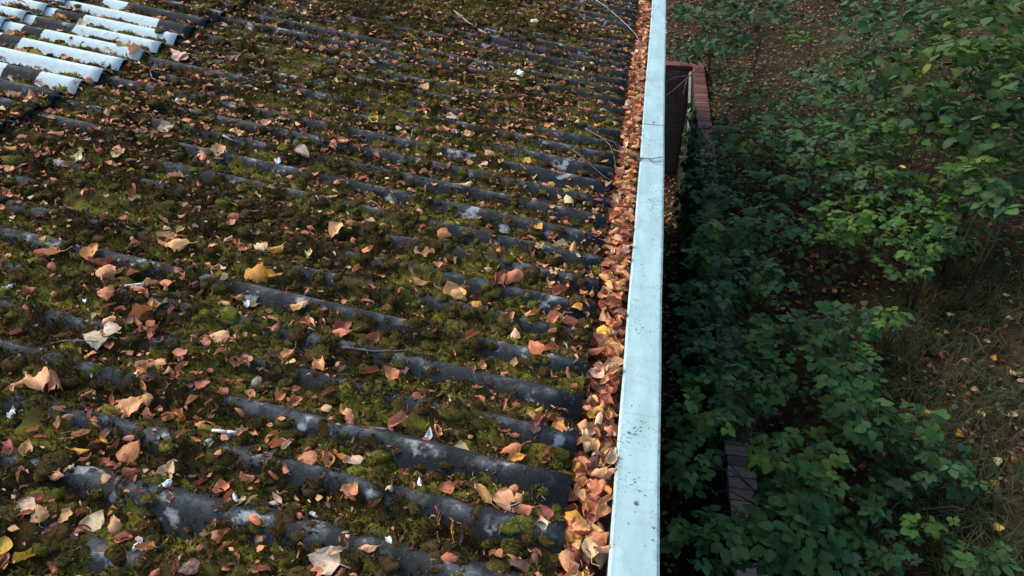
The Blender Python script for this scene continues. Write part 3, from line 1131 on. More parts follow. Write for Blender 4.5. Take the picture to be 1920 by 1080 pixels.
# ------------------------------------------------------------------ leaves packed in the gutter
GL = []
N = 3000
for i in range(N):
    y = 0.1 + 8.8 * random.random() ** 1.05
    lay = random.random()
    x = random.uniform(-0.098, 0.050) if lay < .55 else random.uniform(-0.052, 0.046)
    z = 5.098 + 0.104 * lay + .008 * max(0, min(1, (x - .01) / .04)) + 0.008 * math.sin(y * 5)
    GL.append((np.array([x, y, z]), random.uniform(.034, .074), lay))
for (px, py, s, c) in ((1130, 621, 32, 'yellow'), (1150, 645, 30, 'orange'), (1119, 778, 40, 'yellow'), (1106, 832, 42, 'cream'), (1108, 810, 32, 'pale'), (1166, 345, 32, 'yellow'), (1146, 522, 30, 'orange'), (1075, 975, 42, 'orange'), (1072, 1030, 46, 'tan')):
    P = hit_z(px, py, 5.178)
    d = project(P[None])[2][0]
    GL.append((P, s / FPX * d, c))
gw = np.array([.33, .30, .16, .05, .03, .09, .01, .03])
gw = gw / gw.sum()
vis = [(max_px(P, s) + (1000 if isinstance(l, str) else (300 if l > .86 else 0)), i) for i, (P, s, l) in enumerate(GL) if project(P[None])[1][0] < 1130 and project(P[None])[1][0] > -60]
vis.sort(reverse=True)
top = set(i for _, i in vis[:115])
gl = Litter()
for i, (P, s, l) in enumerate(GL):
    hand = isinstance(l, str)
    c = l if hand else names[rng.choice(8, p=gw)]
    f = 'f' if hand else random.choice(['f', 'c', 'c', 'c', 'c', 'r', 'r'])
    k, tilt, yaw, taz = lspec(f)
    tilt = random.uniform(-.2, .2) if hand else tilt * 0.9
    Mx = leaf_matrix(P, s, yaw, tilt, taz)
    if i in top:
        o = obj("fallen_leaf", LEAFV[k][1], None, label="%s%s %s leaf in the filled gutter, %s" % ("small " if s < .042 else ("large " if s > .056 else ""), FORM[f], WORDS[c], "against the metal capping" if P[0] > .01 else ("against the roof edge" if P[0] < -.055 else "mid-gutter")), cat="leaf", group="fallen leaves in the gutter", color=shade(c, .9, 1.25))
        o.matrix_world = Mx
    else:
        gl.add(LEAFV[k][0], Mx, shade(c, .6, 1.4))
gl.build("gutter_leaves", M_LEAFS, label="packed tan and salmon dead leaves filling the eaves gutter", cat="leaf litter", kind="stuff")
gb = np.array([[x, y, 5.112 + 0.012 * math.sin(9 * y + 20 * x)] for y in np.linspace(-.5, 9.5, 160) for x in np.linspace(-0.112, 0.0635, 6)])
idx = np.arange(960).reshape(160, 6)
q = np.stack([idx[:-1, :-1], idx[:-1, 1:], idx[1:, 1:], idx[1:, :-1]], -1).reshape(-1, 4)
obj("gutter_mulch", np_mesh("gutter_mulch", gb, q[:, ::-1]), mat_simple("leaf_mulch", (.05, .028, .018), (.14, .07, .045), 60, .95, .8, .01), label="dark rotting leaf mulch under the leaves in the gutter", cat="leaf litter", kind="stuff")

# ------------------------------------------------------------------ twigs, cigarette ends, scraps


def roof_line(pts, h=0.012):
    out = []
    for i, (px, py) in enumerate(pts):
        u, v = roof_uv(px, py, h)
        hh = max(float(surf_h(np.array(u), np.array(v))), 0) + h
        p = roof_pt(u, v, 0) * 1.0
        base = np.array([XE + u * UDIR[0], v, ZE + u * UDIR[2]]) + NRM * (AMP + 0.006)
        out.append(base * .75 + (p + NRM * hh) * .25)
    return out


def twig(pts, r, label, mat, forks=(), h=0.012, P=None):
    P = roof_line(pts, h) if P is None else P
    m = MB()
    n = len(P)
    m.tube(P, [r * (1 - .6 * i / (n - 1)) for i in range(n)], 6)
    o = obj("twig", m.mesh("twig", smooth=True), mat, label=label, cat="twig")
    for fp in forks:
        Q = roof_line(fp, h)
        mm = MB().tube(Q, [r * .55 * (1 - .5 * i / (len(Q) - 1)) for i in range(len(Q))], 5)
        obj("side_shoot", mm.mesh("side_shoot", smooth=True), mat, o)
    return o


twig([(930, 75), (905, 62), (878, 45), (855, 25), (836, 10), (818, -12)], .011, "long pale lichen-covered twig lying across the mossy roof", M_TWIG, [[(878, 45), (862, 40), (850, 42)], [(905, 62), (915, 55), (938, 52)]])
P = roof_line([(1105, -6), (1135, 12), (1165, 38), (1188, 62), (1203, 84)], .02)
P.append(np.array([0.0, P[-1][1] + .02, 5.21]))
twig(None, .006, "thin bare twig running from the roof down onto the gutter leaves", M_TWIG, P=P)
twig([(1096, 242), (1112, 252), (1128, 262), (1143, 275), (1151, 300), (1155, 328)], .0055, "forked bare twig hooked over the roof edge", M_DTWIG, [[(1128, 262), (1150, 270), (1158, 282)]])
twig([(1070, 282), (1090, 296), (1105, 312), (1130, 330), (1150, 345)], .0035, "thin dark twig beside the forked one at the roof edge", M_DTWIG)
cz = 5.214
P = [hit_z(1150, 280, 5.23), hit_z(1175, 291, cz + .012), hit_z(1200, 296, cz + .004), hit_z(1222, 298, cz + .003), hit_z(1243, 294, cz + .006)]
o = twig(None, .0045, "little forked twig lying across the metal capping", M_DTWIG, P=P)
Q = [hit_z(1215, 297, cz + .004), hit_z(1226, 304, cz + .003), hit_z(1240, 303, cz + .006)]
obj("side_shoot", MB().tube(Q, [.003, .0025, .002], 5).mesh("side_shoot"), M_DTWIG, o)
twig([(432, 165), (455, 158), (480, 152), (498, 149)], .006, "grey twig among leaves below the white painted sheets", M_DTWIG)
twig([(280, 132), (284, 148), (300, 156)], .004, "small pale hooked twig under the painted sheet ends", M_TWIG)
twig([(418, 258), (432, 265), (448, 270)], .005, "short whitish twig in green moss", M_TWIG)
twig([(770, 260), (775, 230)], .004, "short upright grey twig stuck in the moss", M_TWIG)
twig([(205, 630), (185, 642), (120, 640), (95, 646)], .0022, "long thin leaf stalk beside two cream leaves", M_TWIG)
twig([(640, 655), (700, 664), (760, 662), (822, 672)], .0045, "flat grey-brown stick lying in a roof valley", M_DTWIG)


def cig(p0, p1, r, label, grp=None):
    e = obj("cigarette_end", None, label=label, cat="cigarette end")
    P = roof_line([p0, p1], .016)
    a, b = np.array(P[0]), np.array(P[1])
    e.location = a
    m = MB().tube([(0, 0, 0), tuple((b - a) * .35), tuple((b - a) * .62)], [r, r * 1.02, r], 10)
    obj("paper", m.mesh("paper", smooth=True), M_PAPER, e)
    m = MB().tube([tuple((b - a) * .625), tuple((b - a) * .8), tuple(b - a)], [r, r * .97, r * 1.03], 10)
    obj("filter", m.mesh("filter", smooth=True), M_PAPER, e)


cig((396, 809), (441, 812), .0048, "white cigarette end lying in green moss between two corrugations")
cig((225, 541), (269, 534), .0048, "white cigarette end on brown moss below an amber leaf")


def scrap(px, py, s, label):
    u, v = roof_uv(px, py, .012)
    P = roof_pt(u, v, float(surf_h(np.array(u), np.array(v))) + .006)
    d = project(P[None])[2][0]
    A = leaf_arrays(int(px * 3 + py), random.uniform(-1.5, 1.5), random.uniform(-1.5, 1.5), .26, stalk=False, ruff=.2)
    o = obj("paper_scrap", np_mesh("paper_scrap", A[0], A[1], uv=A[2], smooth=False), M_PAPER, label="%s crumpled white scrap on %s" % ("larger" if s >= 26 else "tiny", spot_words(u, v)), cat="scrap", group="white scraps caught in the roof moss")
    o.matrix_world = leaf_matrix(P, s / FPX * d, random.uniform(0, 6), random.uniform(-.5, .5), 0)


for (px, py, s) in ((307, 914, 34), (256, 1022, 30), (508, 934, 24), (585, 958, 20), (20, 773, 30), (440, 933, 26), (802, 806, 30), (785, 910, 32), (730, 1016, 26), (1065, 800, 20), (457, 560, 26), (160, 560, 20), (970, 145, 26), (520, 302, 26), (372, 288, 18), (330, 186, 20), (518, 226, 16), (565, 237, 18), (850, 252, 24), (15, 532, 20)):
    scrap(px, py, s, "crumpled white scrap caught in the roof moss")


def lump(name, px, py, s, mat, label, cat, flat=.7):
    u, v = roof_uv(px, py, .012)
    P = roof_pt(u, v, float(surf_h(np.array(u), np.array(v))) + .002)
    d = project(P[None])[2][0]
    hv, hf = hemi(6, 12)
    full = np.concatenate([hv, hv * np.array([1, 1, -.4])])
    V = full * (1 + .06 * rng.standard_normal((len(full), 1))) * np.array([1, .8, flat])
    o = obj(name, np_mesh(name, V, np.concatenate([hf, hf[:, ::-1] + len(hv)])), mat, label=label, cat=cat)
    o.matrix_world = leaf_matrix(P, s / FPX * d * .5, random.uniform(0, 6), 0, 0)


lump("pebble", 481, 709, 26, M_STONE, "round grey pebble resting in the moss beside a dry leaf", "pebble")
lump("pebble", 391, 836, 18, M_STONE, "small pale pebble near a cigarette end", "pebble")
lump("pebble", 240, 893, 16, M_STONE, "light stone beside a folded buff leaf", "pebble")
# feather: vane and shaft
u, v = roof_uv(962, 944, .03)
P = roof_pt(u, v, float(surf_h(np.array(u), np.array(v))) + .028)
A = leaf_arrays(501, 1.0, .5, .30, stalk=False)
e = obj("feather", None, label="small black feather with white edge on a tan leaf near the eaves", cat="feather")
e.matrix_world = leaf_matrix(P, .034, .6, .2, 0)
obj("vane", np_mesh("vane", A[0], A[1], uv=A[2]), M_FEATH, e)
obj("shaft", MB().tube([(-.6, 0, .02), (0, .02, .05), (.5, .1, .12)], [.03, .035, .01], 5).mesh("shaft"), M_PAPER, e)
ft = MB().box((-.25, -.2, 0), (0.25, .25, .02))
o = obj("metal_offcut", ft.mesh("metal_offcut", bevel=.004), M_COPING, label="bluish metal sheet offcut lying on the far part of the roof", cat="metal sheet")
u, v = roof_uv(1138, -14)
o.matrix_world = leaf_matrix(roof_pt(u, v, .045), .55, .1, .05, 0)

# ------------------------------------------------------------------ bank: leaf litter, grass, twigs
ll = Litter()
N = 34000
gx = 1.3 + 8.0 * rng.uniform(0, 1, N) ** 1.2
gy = 1.5 + 19 * rng.uniform(0, 1, N)
gz = terrain(gx, gy)
P = np.stack([gx, gy, gz + rng.uniform(.006, .06, N)], -1)
px, py, d = project(P)
ok = (px > 1200) & (px < 2150) & (py > -120) & (py < 1200)
den = fbm(gx * 1.1, gy * 1.1, 141, 2)
ok &= rng.uniform(0, 1, N) < .35 + 1.2 * (den - .3)
small = [leaf_arrays(900 + i, random.uniform(-1, 1), random.uniform(-1, 1), random.uniform(.3, .5), nu=4, nv=3, stalk=False, ruff=.1) for i in range(10)]
lw = np.array([.18, .10, .22, .38, .02, .09, .006, .012])
lw = lw / lw.sum()
for i in np.where(ok)[0]:
    Mx = Matrix.Translation(Vector(P[i])) @ Euler((rng.uniform(-.5, .5), rng.uniform(-.5, .5), rng.uniform(0, 6.28))).to_matrix().to_4x4() @ Matrix.Scale(rng.uniform(.035, .075), 4)
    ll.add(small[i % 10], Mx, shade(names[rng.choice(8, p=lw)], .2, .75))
for i in range(1700):
    x, y = random.uniform(.15, 1.06), random.uniform(2, 14.1)
    Mx = Matrix.Translation((x, y, .10 * float(fbm(x * 2, y * 2, 41) - .3) + .008)) @ Euler((random.uniform(-.5, .5), random.uniform(-.5, .5), random.uniform(0, 6.28))).to_matrix().to_4x4() @ Matrix.Scale(random.uniform(.05, .09), 4)
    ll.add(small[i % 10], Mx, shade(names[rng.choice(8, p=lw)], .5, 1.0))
for i in range(2600):
    x, y = random.uniform(-1.5, 1.4), random.uniform(14.45, 21)
    Mx = Matrix.Translation((x, y, float(terrain(x, y)) + random.uniform(.006, .05))) @ Euler((random.uniform(-.5, .5), random.uniform(-.5, .5), random.uniform(0, 6.28))).to_matrix().to_4x4() @ Matrix.Scale(random.uniform(.05, .09), 4)
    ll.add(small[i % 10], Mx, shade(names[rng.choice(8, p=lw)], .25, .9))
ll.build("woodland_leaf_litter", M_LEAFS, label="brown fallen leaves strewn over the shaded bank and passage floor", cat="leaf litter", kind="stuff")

GV, GC = [], []
patches = []
for (px, py, n, r_) in ((1700, 650, 20, .45), (1760, 600, 22, .5), (1840, 600, 22, .5), (1720, 700, 16, .4), (1780, 760, 16, .4), (1860, 720, 20, .5), (1900, 840, 18, .5), (1840, 900, 14, .4), (1760, 1010, 26, .45), (1850, 1030, 26, .5), (1700, 1050, 18, .4), (1890, 980, 20, .5), (1880, 480, 26, .6), (1830, 500, 24, .5), (1900, 560, 24, .5), (1780, 530, 14, .4), (1640, 720, 8, .3), (1420, 170, 10, .8), (1480, 200, 10, .8)):
    B = hit_ground(px, py)
    for _ in range(n):
        a, rr = random.uniform(0, 6.28), r_ * math.sqrt(random.random())
        bx, by = B[0] + rr * math.cos(a), B[1] + rr * math.sin(a)
        bz = float(terrain(bx, by)) - .01
        lean = random.uniform(0, 6.28)
        base_c = np.array([.064, .090, .028]) if random.random() < .72 else np.array([.12, .10, .05])
        for k in range(16):
            aa = lean + random.gauss(0, .9)
            L_ = random.uniform(.12, .34)
            dx, dy = math.cos(aa), math.sin(aa)
            p0 = np.array([bx + random.gauss(0, .03), by + random.gauss(0, .03), bz])
            w_ = np.array([-dy, dx, 0]) * random.uniform(.0018, .0035)
            p1 = p0 + np.array([dx * .35, dy * .35, .55]) * L_
            p2 = p0 + np.array([dx * .95, dy * .95, random.uniform(.15, .55)]) * L_
            GV += [p0 - w_, p0 + w_, p1 + w_, p1 - w_, p2]
            c = base_c * random.uniform(.35, 1.0)
            GC += [c * .8, c * .8, c, c, c * 1.1]
GV = np.array(GV)
n = len(GV) // 5
b = np.arange(n)[:, None] * 5
F = np.concatenate([b + np.array([0, 1, 2]), b + np.array([0, 2, 3]), b + np.array([3, 2, 4])])
obj("grass", np_mesh("grass", GV, F, col=np.array(GC)), M_GRASS, label="thin trampled grass on the woodland bank", cat="grass", kind="stuff")

# ------------------------------------------------------------------ green leaves


def leaflet(seed, L_, W_, droop, fold, n=10, teeth=.035):
    """one serrated ovate leaflet along +x from the origin"""
    r = np.random.default_rng(seed)
    t = np.linspace(0, 1, n)
    w = W_ * np.power(np.sin(np.pi * np.power(t, .70)), .78)
    w[-1] = 0.004
    w[0] = .02
    w = w * (1 + .055 * (-1.0) ** np.arange(n))
    up = w * (1 + r.uniform(-1, 1, n) * teeth * 2)
    dn = w * (1 + r.uniform(-1, 1, n) * teeth * 2)
    zc = -droop * t ** 2
    V, UV = [], []
    for i in range(n):
        V += [(t[i] * L_, 0, zc[i]), (t[i] * L_ + .02 * r.uniform(-1, 1), up[i], zc[i] + fold * up[i] - .25 * up[i] ** 2), (t[i] * L_ + .02 * r.uniform(-1, 1), -dn[i], zc[i] + fold * dn[i] - .25 * dn[i] ** 2)]
        UV += [(t[i], 0), (t[i], 1), (t[i], -1)]
    F = []
    for i in range(n - 1):
        a, c = 3 * i, 3 * (i + 1)
        F += [(a, c, c + 1), (a, c + 1, a + 1), (a, a + 2, c + 2), (a, c + 2, c)]
    return np.array(V), np.array(F), np.array(UV)


def compound(seed, k):
    r = np.random.default_rng(seed)
    Vs, Fs, Us, n = [], [], [], 0
    angs = {3: (0, 1.25, -1.25), 5: (0, .95, -.95, 1.95, -1.95)}[k]
    for j, a in enumerate(angs):
        s = (1.0, .88, .88, .68, .68)[j]
        V, F, U = leaflet(seed * 10 + j, .58 * s, .23 * s, r.uniform(.03, .2), r.uniform(.05, .35))
        V = V + np.array([.20 if j == 0 else .08, 0, 0])
        tl = r.uniform(-.25, .25)
        V = np.stack([V[:, 0], V[:, 1] * math.cos(tl) - V[:, 2] * math.sin(tl), V[:, 1] * math.sin(tl) + V[:, 2] * math.cos(tl)], -1)
        a = a + r.uniform(-.15, .15)
        V = np.stack([V[:, 0] * math.cos(a) - V[:, 1] * math.sin(a), V[:, 0] * math.sin(a) + V[:, 1] * math.cos(a), V[:, 2]], -1)
        Vs.append(V)
        Fs.append(F + n)
        Us.append(U)
        n += len(V)
    m = MB().tube([(0.03, 0, 0), (-.3, 0, -.06), (-.62, .05, -.22)], [.012, .013, .016], 3)
    sv = np.array(m.v)
    sf = np.array([f for f in m.f if len(f) == 4])
    Vs.append(sv)
    Fs.append(np.concatenate([sf[:, :3], sf[:, [0, 2, 3]]]) + n)
    Us.append(np.tile([[.3, .5]], (len(sv), 1)))
    return np.concatenate(Vs), np.concatenate(Fs), np.concatenate(Us)


BRAM = []
for i in range(10):
    A = compound(40 + i, 5 if i < 4 else 3)
    me = np_mesh("leaf", *A[:2], uv=A[2])
    me.materials.append(M_GREEN)
    BRAM.append((A, me))
HAZ = []
for i in range(8):
    V, F, U = leaflet(300 + i, .95, .42, random.uniform(.02, .25), random.uniform(.05, .3), teeth=.05)
    V = V - np.array([.0, 0, 0])
    me = np_mesh("leaf", V, F, uv=U)
    me.materials.append(M_GREEN)
    HAZ.append(((V, F, U), me))

GCOL = {'dark': (.036, .092, .026), 'mid': (.062, .145, .036), 'bright': (.100, .190, .032), 'blue': (.064, .132, .058), 'yel': (.16, .20, .03), 'lime': (.10, .19, .035)}


def gshade(c):
    k = random.uniform(.7, 1.3)
    a = np.array(GCOL[c]) * k
    return a * np.array([random.uniform(.85, 1.2), 1, random.uniform(.85, 1.15)])


def plant(name, cat, label, group, px, py, rx, ry, n, hc, size, cols, shapes, base=None, flat=.45, ncane=4, jit=.16):
    """a bush: rooted base, arching canes, every leaf a part of its own"""
    ctr = hit_ground(px, py, hc)
    if base is None:
        base = (ctr[0] + random.uniform(.05, .35), ctr[1] + random.uniform(0, .3))
    base = (max(base[0], 1.42) if base[1] < 14.3 else base[0], base[1])
    bz = float(terrain(*base)) - .02
    root = obj(name, None, loc=(base[0], base[1], bz), label=label, cat=cat, group=group)
    rp = np.array([base[0], base[1], bz])
    pos = []
    for i in range(n):
        a, r_ = random.uniform(0, 6.283), math.sqrt(random.random())
        qx, qy = px + rx * r_ * math.cos(a), py + ry * r_ * math.sin(a)
        if qx < 1262:
            qx = 1262 + random.uniform(0, 30)
        h = max(hc + random.uniform(-jit, jit) - .35 * hc * r_ ** 2, .05)
        p = hit_ground(qx, qy, h)
        pos.append(p)
    pos.sort(key=lambda p: math.atan2(p[1] - ctr[1], p[0] - ctr[0]))
    for k in range(ncane):
        tgt = pos[int((k + .5) * n / ncane) % n]
        d_ = tgt - rp
        P = [np.zeros(3), np.array([d_[0] * .25, d_[1] * .25, d_[2] * .62]), np.array([d_[0] * .62, d_[1] * .62, d_[2] * 1.02 - .03]), d_ - np.array([0, 0, .06])]
        P = [p + (np.random.default_rng(k).normal(0, .02, 3) if 0 < i_ < 3 else 0) for i_, p in enumerate(P)]
        m = MB().tube(P, [.0065, .0055, .004, .002], 5)
        obj("cane", m.mesh("cane", smooth=True), M_CANE, root)
    tone = .62 if shapes is HAZ else 1.0
    for p in pos:
        A, me = random.choice(shapes)
        o = obj("leaf", me, None, root, color=gshade(random.choice(cols)) * tone)
        out = math.atan2(p[1] - ctr[1], p[0] - ctr[0]) + random.gauss(0, 1.1)
        e = Euler((random.gauss(0, flat * .7), random.gauss(.12, flat * .7), out))
        s = size * random.uniform(.7, 1.25)
        o.location = Vector(p - rp)
        o.rotation_euler = e
        o.scale = (s, s, s)
    return root


BR = [
    (1830, 1050, 70, 40, 12, .35, .15, ('dark', 'mid'), "low dark bramble creeping under grass in the bare corner"),
    (1690, 900, 60, 40, 12, .4, .15, ('dark', 'blue'), "sparse dark bramble beside the slanting dead stem"),
    (1800, 900, 40, 30, 7, .35, .14, ('mid', 'dark'), "few bramble leaves on the mossy litter slope"),
    (1348, 345, 30, 40, 16, .35, .17, ('dark', 'mid', 'blue'), "bramble lying across the wall coping past its red stretch"),
    (1358, 440, 32, 50, 18, .35, .17, ('mid', 'dark', 'bright'), "bramble lying across the wall coping below a bushier one"),
    (1368, 545, 32, 50, 18, .35, .16, ('dark', 'mid'), "low bramble covering the wall coping beside a blackish one"),
    (1378, 640, 32, 50, 18, .35, .16, ('mid', 'dark', 'mid'), "low bramble covering the wall coping beside the leafy hollow"),
    (1390, 740, 34, 50, 18, .4, .15, ('mid', 'bright', 'dark'), "low bramble covering the wall coping before the exposed bricks"),
    (1345, 350, 60, 40, 26, .8, .18, ('dark', 'blue', 'dark'), "dark bramble draped over the coping past the fallen board"),
    (1335, 480, 60, 45, 30, .8, .17, ('mid', 'dark', 'mid'), "bramble draped over the wall top opposite the twig on the capping"),
    (1325, 560, 60, 45, 30, .8, .17, ('dark', 'dark', 'blue'), "blackish bramble hanging down the inside of the wall"),
    (1360, 790, 45, 40, 20, .8, .15, ('mid', 'bright', 'dark'), "bramble hiding the wall just past the exposed header bricks"),
    # px, py, rx, ry, leaves, height over ground, leaf size, colours, what tells it apart
    (1480, 1000, 95, 70, 26, 1.05, .20, ('dark', 'mid', 'mid'), "big broad-leaved bramble beside the exposed header bricks"),
    (1500, 920, 70, 45, 16, 1.0, .19, ('dark', 'mid'), "dark bramble leaning towards the exposed header bricks"),
    (1480, 850, 75, 45, 18, .9, .17, ('mid', 'bright'), "bright bramble just uphill of the exposed header bricks"),
    (1560, 860, 40, 60, 14, .8, .15, ('bright', 'lime', 'mid'), "small lime-leaved bramble above bare dark soil"),
    (1340, 1010, 85, 60, 22, 1.1, .17, ('dark', 'mid', 'mid'), "bramble spilling over the wall below the header bricks"),
    (1290, 870, 60, 60, 18, .9, .16, ('dark', 'mid'), "dark bramble hanging over the passage beside the metal capping"),
    (1315, 760, 70, 60, 24, .9, .16, ('mid', 'bright', 'dark'), "bramble with lighter tips hanging over the retaining wall"),
    (1400, 720, 80, 60, 26, .9, .16, ('dark', 'mid', 'mid'), "mid-green bramble spread behind the retaining wall"),
    (1470, 640, 80, 55, 26, .8, .16, ('mid', 'mid', 'bright'), "bushy bramble around the leaf-strewn hollow"),
    (1320, 640, 70, 70, 30, .8, .16, ('dark', 'dark', 'blue'), "very dark bramble growing along the wall top"),
    (1560, 610, 90, 45, 26, .75, .16, ('mid', 'blue', 'dark'), "bramble reaching towards the grassy clearing"),
    (1660, 600, 45, 30, 9, .6, .15, ('mid', 'bright'), "last low bramble shoot at the edge of the grass"),
    (1590, 700, 70, 60, 24, .85, .17, ('mid', 'dark', 'mid'), "bramble beside the trampled grass"),
    (1610, 780, 55, 55, 20, .95, .19, ('dark', 'mid'), "large-leaved dark bramble below the trampled grass"),
    (1700, 800, 75, 40, 20, .6, .16, ('dark', 'mid', 'mid'), "low bramble creeping across the leaf litter"),
    (1755, 860, 50, 45, 14, .5, .14, ('dark', 'blue'), "bluish bramble trailing down the litter slope"),
    (1740, 980, 50, 25, 5, .45, .14, ('bright', 'bright'), "yellowish bramble shoot standing in long grass"),
    (1640, 1030, 80, 50, 18, .5, .13, ('dark', 'blue', 'dark'), "dull dark bramble under the long grass"),
    (1600, 950, 70, 50, 16, .5, .14, ('dark', 'mid'), "low dark bramble on bare soil"),
    (1700, 480, 65, 45, 26, .8, .15, ('mid', 'blue', 'mid'), "round isolated bramble above the clearing"),
    (1400, 500, 70, 50, 24, .8, .16, ('dark', 'mid', 'blue'), "bramble on the bank beside the wall top"),
    (1450, 530, 50, 40, 16, .8, .15, ('mid', 'bright'), "fresh green bramble amid dark ones behind the wall"),
    (1370, 420, 80, 55, 30, .9, .17, ('mid', 'bright', 'dark'), "bramble covering the wall coping past the passage corner"),
    (1460, 410, 80, 50, 26, .8, .17, ('dark', 'blue', 'dark'), "shaded bramble with small dark leaves mid bank"),
    (1570, 420, 70, 45, 24, .9, .17, ('bright', 'lime', 'mid'), "light green bramble mid bank"),
    (1640, 410, 75, 40, 24, .9, .17, ('mid', 'bright'), "bramble tangle uphill of the clearing"),
    (1360, 270, 75, 45, 30, .9, .19, ('dark', 'mid', 'dark'), "bramble mass over the red wall coping"),
    (1440, 250, 70, 40, 28, .9, .20, ('mid', 'blue', 'bright'), "bramble with a few light shoots above the coping"),
    (1530, 270, 75, 45, 32, 1.0, .21, ('mid', 'blue', 'mid'), "dense silvery green bramble in the middle of the bank"),
    (1620, 260, 70, 45, 28, 1.0, .21, ('mid', 'dark', 'mid'), "dense bramble below the rounded shrub"),
    (1500, 330, 110, 35, 34, .85, .18, ('mid', 'blue', 'dark'), "broad bramble drift across the bank"),
    (1640, 330, 80, 45, 28, 1.0, .19, ('dark', 'blue', 'mid'), "dark bramble drift under the rounded shrub"),
    (1840, 320, 80, 50, 26, 1.5, .22, ('mid', 'bright', 'mid'), "tall large-leaved bramble under the rounded shrub's branches"),
    (1890, 370, 60, 40, 16, 1.4, .22, ('mid', 'mid', 'blue'), "tall bluish bramble beside the large-leaved one"),
    (1750, 380, 70, 45, 24, 1.0, .18, ('bright', 'mid', 'dark'), "bramble with yellowing shoots above the clearing"),
    (1780, 440, 60, 35, 16, .8, .17, ('mid', 'dark'), "dark bramble fringe above the grassy clearing"),
    (1530, 160, 60, 35, 26, .9, .22, ('blue', 'mid', 'blue'), "greyish bramble on the brown leafy slope"),
    (1450, 190, 60, 28, 16, .6, .18, ('mid', 'dark'), "sparse bramble on the brown leafy slope"),
    (1600, 180, 60, 40, 26, .9, .21, ('dark', 'mid', 'blue'), "shady bramble between slope and rounded shrub"),
    (1500, 60, 30, 20, 6, .8, .20, ('lime', 'bright'), "few lime shoots on the bare brown slope"),
]
for (px, py, rx, ry, n, hc, s, cols, lab) in BR:
    plant("bramble_bush", "bramble", lab, "brambles on the woodland bank", px, py, rx, ry, int(n * 2.4), hc, s * .8, cols, BRAM)

# rounded-leaf shrub, upper right
HZ = [
    (1620, 20, 60, 35, 40, 1.3, .15, ('dark', 'mid', 'blue'), "dull rounded-leaf shrub at the top of the brown slope"),
    (1800, 10, 120, 45, 60, 1.9, .15, ('mid', 'dark', 'mid'), "broad rounded-leaf shrub behind the brightly lit branch"),
    (1900, 150, 60, 60, 40, 2.0, .14, ('mid', 'dark', 'bright'), "rounded-leaf shrub at the shaded foot of the trees"),
    (1860, 60, 120, 70, 70, 2.3, .145, ('mid', 'bright', 'mid'), "tall rounded-leaf shrub with long horizontal branches, its topmost spray"),
    (1760, 130, 100, 60, 66, 1.9, .14, ('mid', 'bright', 'mid', 'dark', 'bright', 'mid', 'yel'), "rounded-leaf shrub branch with a few yellow leaves"),
    (1690, 50, 110, 55, 60, 1.7, .15, ('mid', 'dark', 'blue'), "dull green rounded-leaf shrub at the back of the bank"),
    (1830, 190, 110, 55, 64, 1.8, .13, ('dark', 'mid', 'dark'), "shaded rounded-leaf shrub under the lit branch"),
    (1840, 95, 100, 14, 30, 2.35, .14, ('bright', 'bright', 'mid'), "brightly lit rounded-leaf branch sticking out sideways"),
    (1720, 230, 110, 50, 66, 1.5, .13, ('mid', 'dark', 'bright'), "low rounded-leaf shrub mixed into the brambles"),
    (1850, 250, 90, 40, 46, 1.7, .14, ('bright', 'mid', 'mid'), "light green rounded-leaf shrub above the tall brambles"),
    (1650, 130, 70, 50, 40, 1.3, .14, ('dark', 'blue', 'mid'), "small dark rounded-leaf shrub beside the brown slope"),
]
for (px, py, rx, ry, n, hc, s, cols, lab) in HZ:
    plant("rounded_leaf_shrub", "shrub", lab, "rounded-leaf shrubs on the bank", px, py, rx, ry, int(n * 3.4), hc, s * .85, cols, HAZ, flat=.6, ncane=3, jit=.3)
# grey-green shrubs by the far wall
GS = [
    (1345, 75, 60, 30, 60, 1.0, .16, ('blue', 'mid', 'blue'), "grey-green shrub drooping over the passage corner"),
    (1290, 95, 40, 22, 34, .7, .15, ('blue', 'dark'), "small grey-green shrub on the end wall coping"),
    (1275, 25, 28, 22, 26, 1.2, .17, ('blue', 'blue', 'mid'), "pale grey-green shrub beside the metal capping"),
    (1330, 15, 60, 28, 46, 1.3, .17, ('dark', 'dark', 'mid'), "dark shrub behind the end wall"),
    (1420, 20, 70, 28, 46, 1.2, .17, ('dark', 'blue', 'dark'), "dark shrub at the foot of the brown slope"),
]
for (px, py, rx, ry, n, hc, s, cols, lab) in GS:
    plant("grey_green_shrub", "shrub", lab, "grey-green shrubs by the end wall", px, py, rx, ry, int(n * 2.6), hc, s * .8, cols, HAZ, flat=.6, ncane=3, jit=.3)

# low dark undergrowth below the bushes
ug = Litter()
lowl = [leaflet(600 + i, .9, .36, random.uniform(0, .2), random.uniform(.05, .3), n=4) for i in range(6)]
N = 17000
gx = 1.32 + 7.5 * rng.uniform(0, 1, N) ** 1.1
gy = 1.4 + 17 * rng.uniform(0, 1, N)
den = fbm(gx * 1.0 + 5, gy * 1.0, 171, 2)
P = np.stack([gx, gy, terrain(gx, gy) + rng.uniform(.02, .7, N)], -1)
px, py, d = project(P)
ok = (px > 1200) & (px < 2100) & (py > -100) & (py < 1180) & (den > .40)
ok &= ~((px > 1640) & (py > 470)) & ~((px > 1400) & (px < 1540) & (py > 50) & (py < 190) & (rng.uniform(0, 1, N) < .8)) & ~((px > 1340) & (px < 1440) & (py > 820))
for i in np.where(ok)[0]:
    Mx = Matrix.Translation(Vector(P[i])) @ Euler((rng.normal(0, .35), rng.normal(0, .35), rng.uniform(0, 6.28))).to_matrix().to_4x4() @ Matrix.Scale(rng.uniform(.06, .11), 4)
    ug.add(lowl[i % 6], Mx, gshade(random.choice(('dark', 'blue', 'mid', 'mid', 'bright'))) * .9)
ug.build("undergrowth", M_GREENS, label="dark low undergrowth leaves between the brambles", cat="undergrowth", kind="stuff")

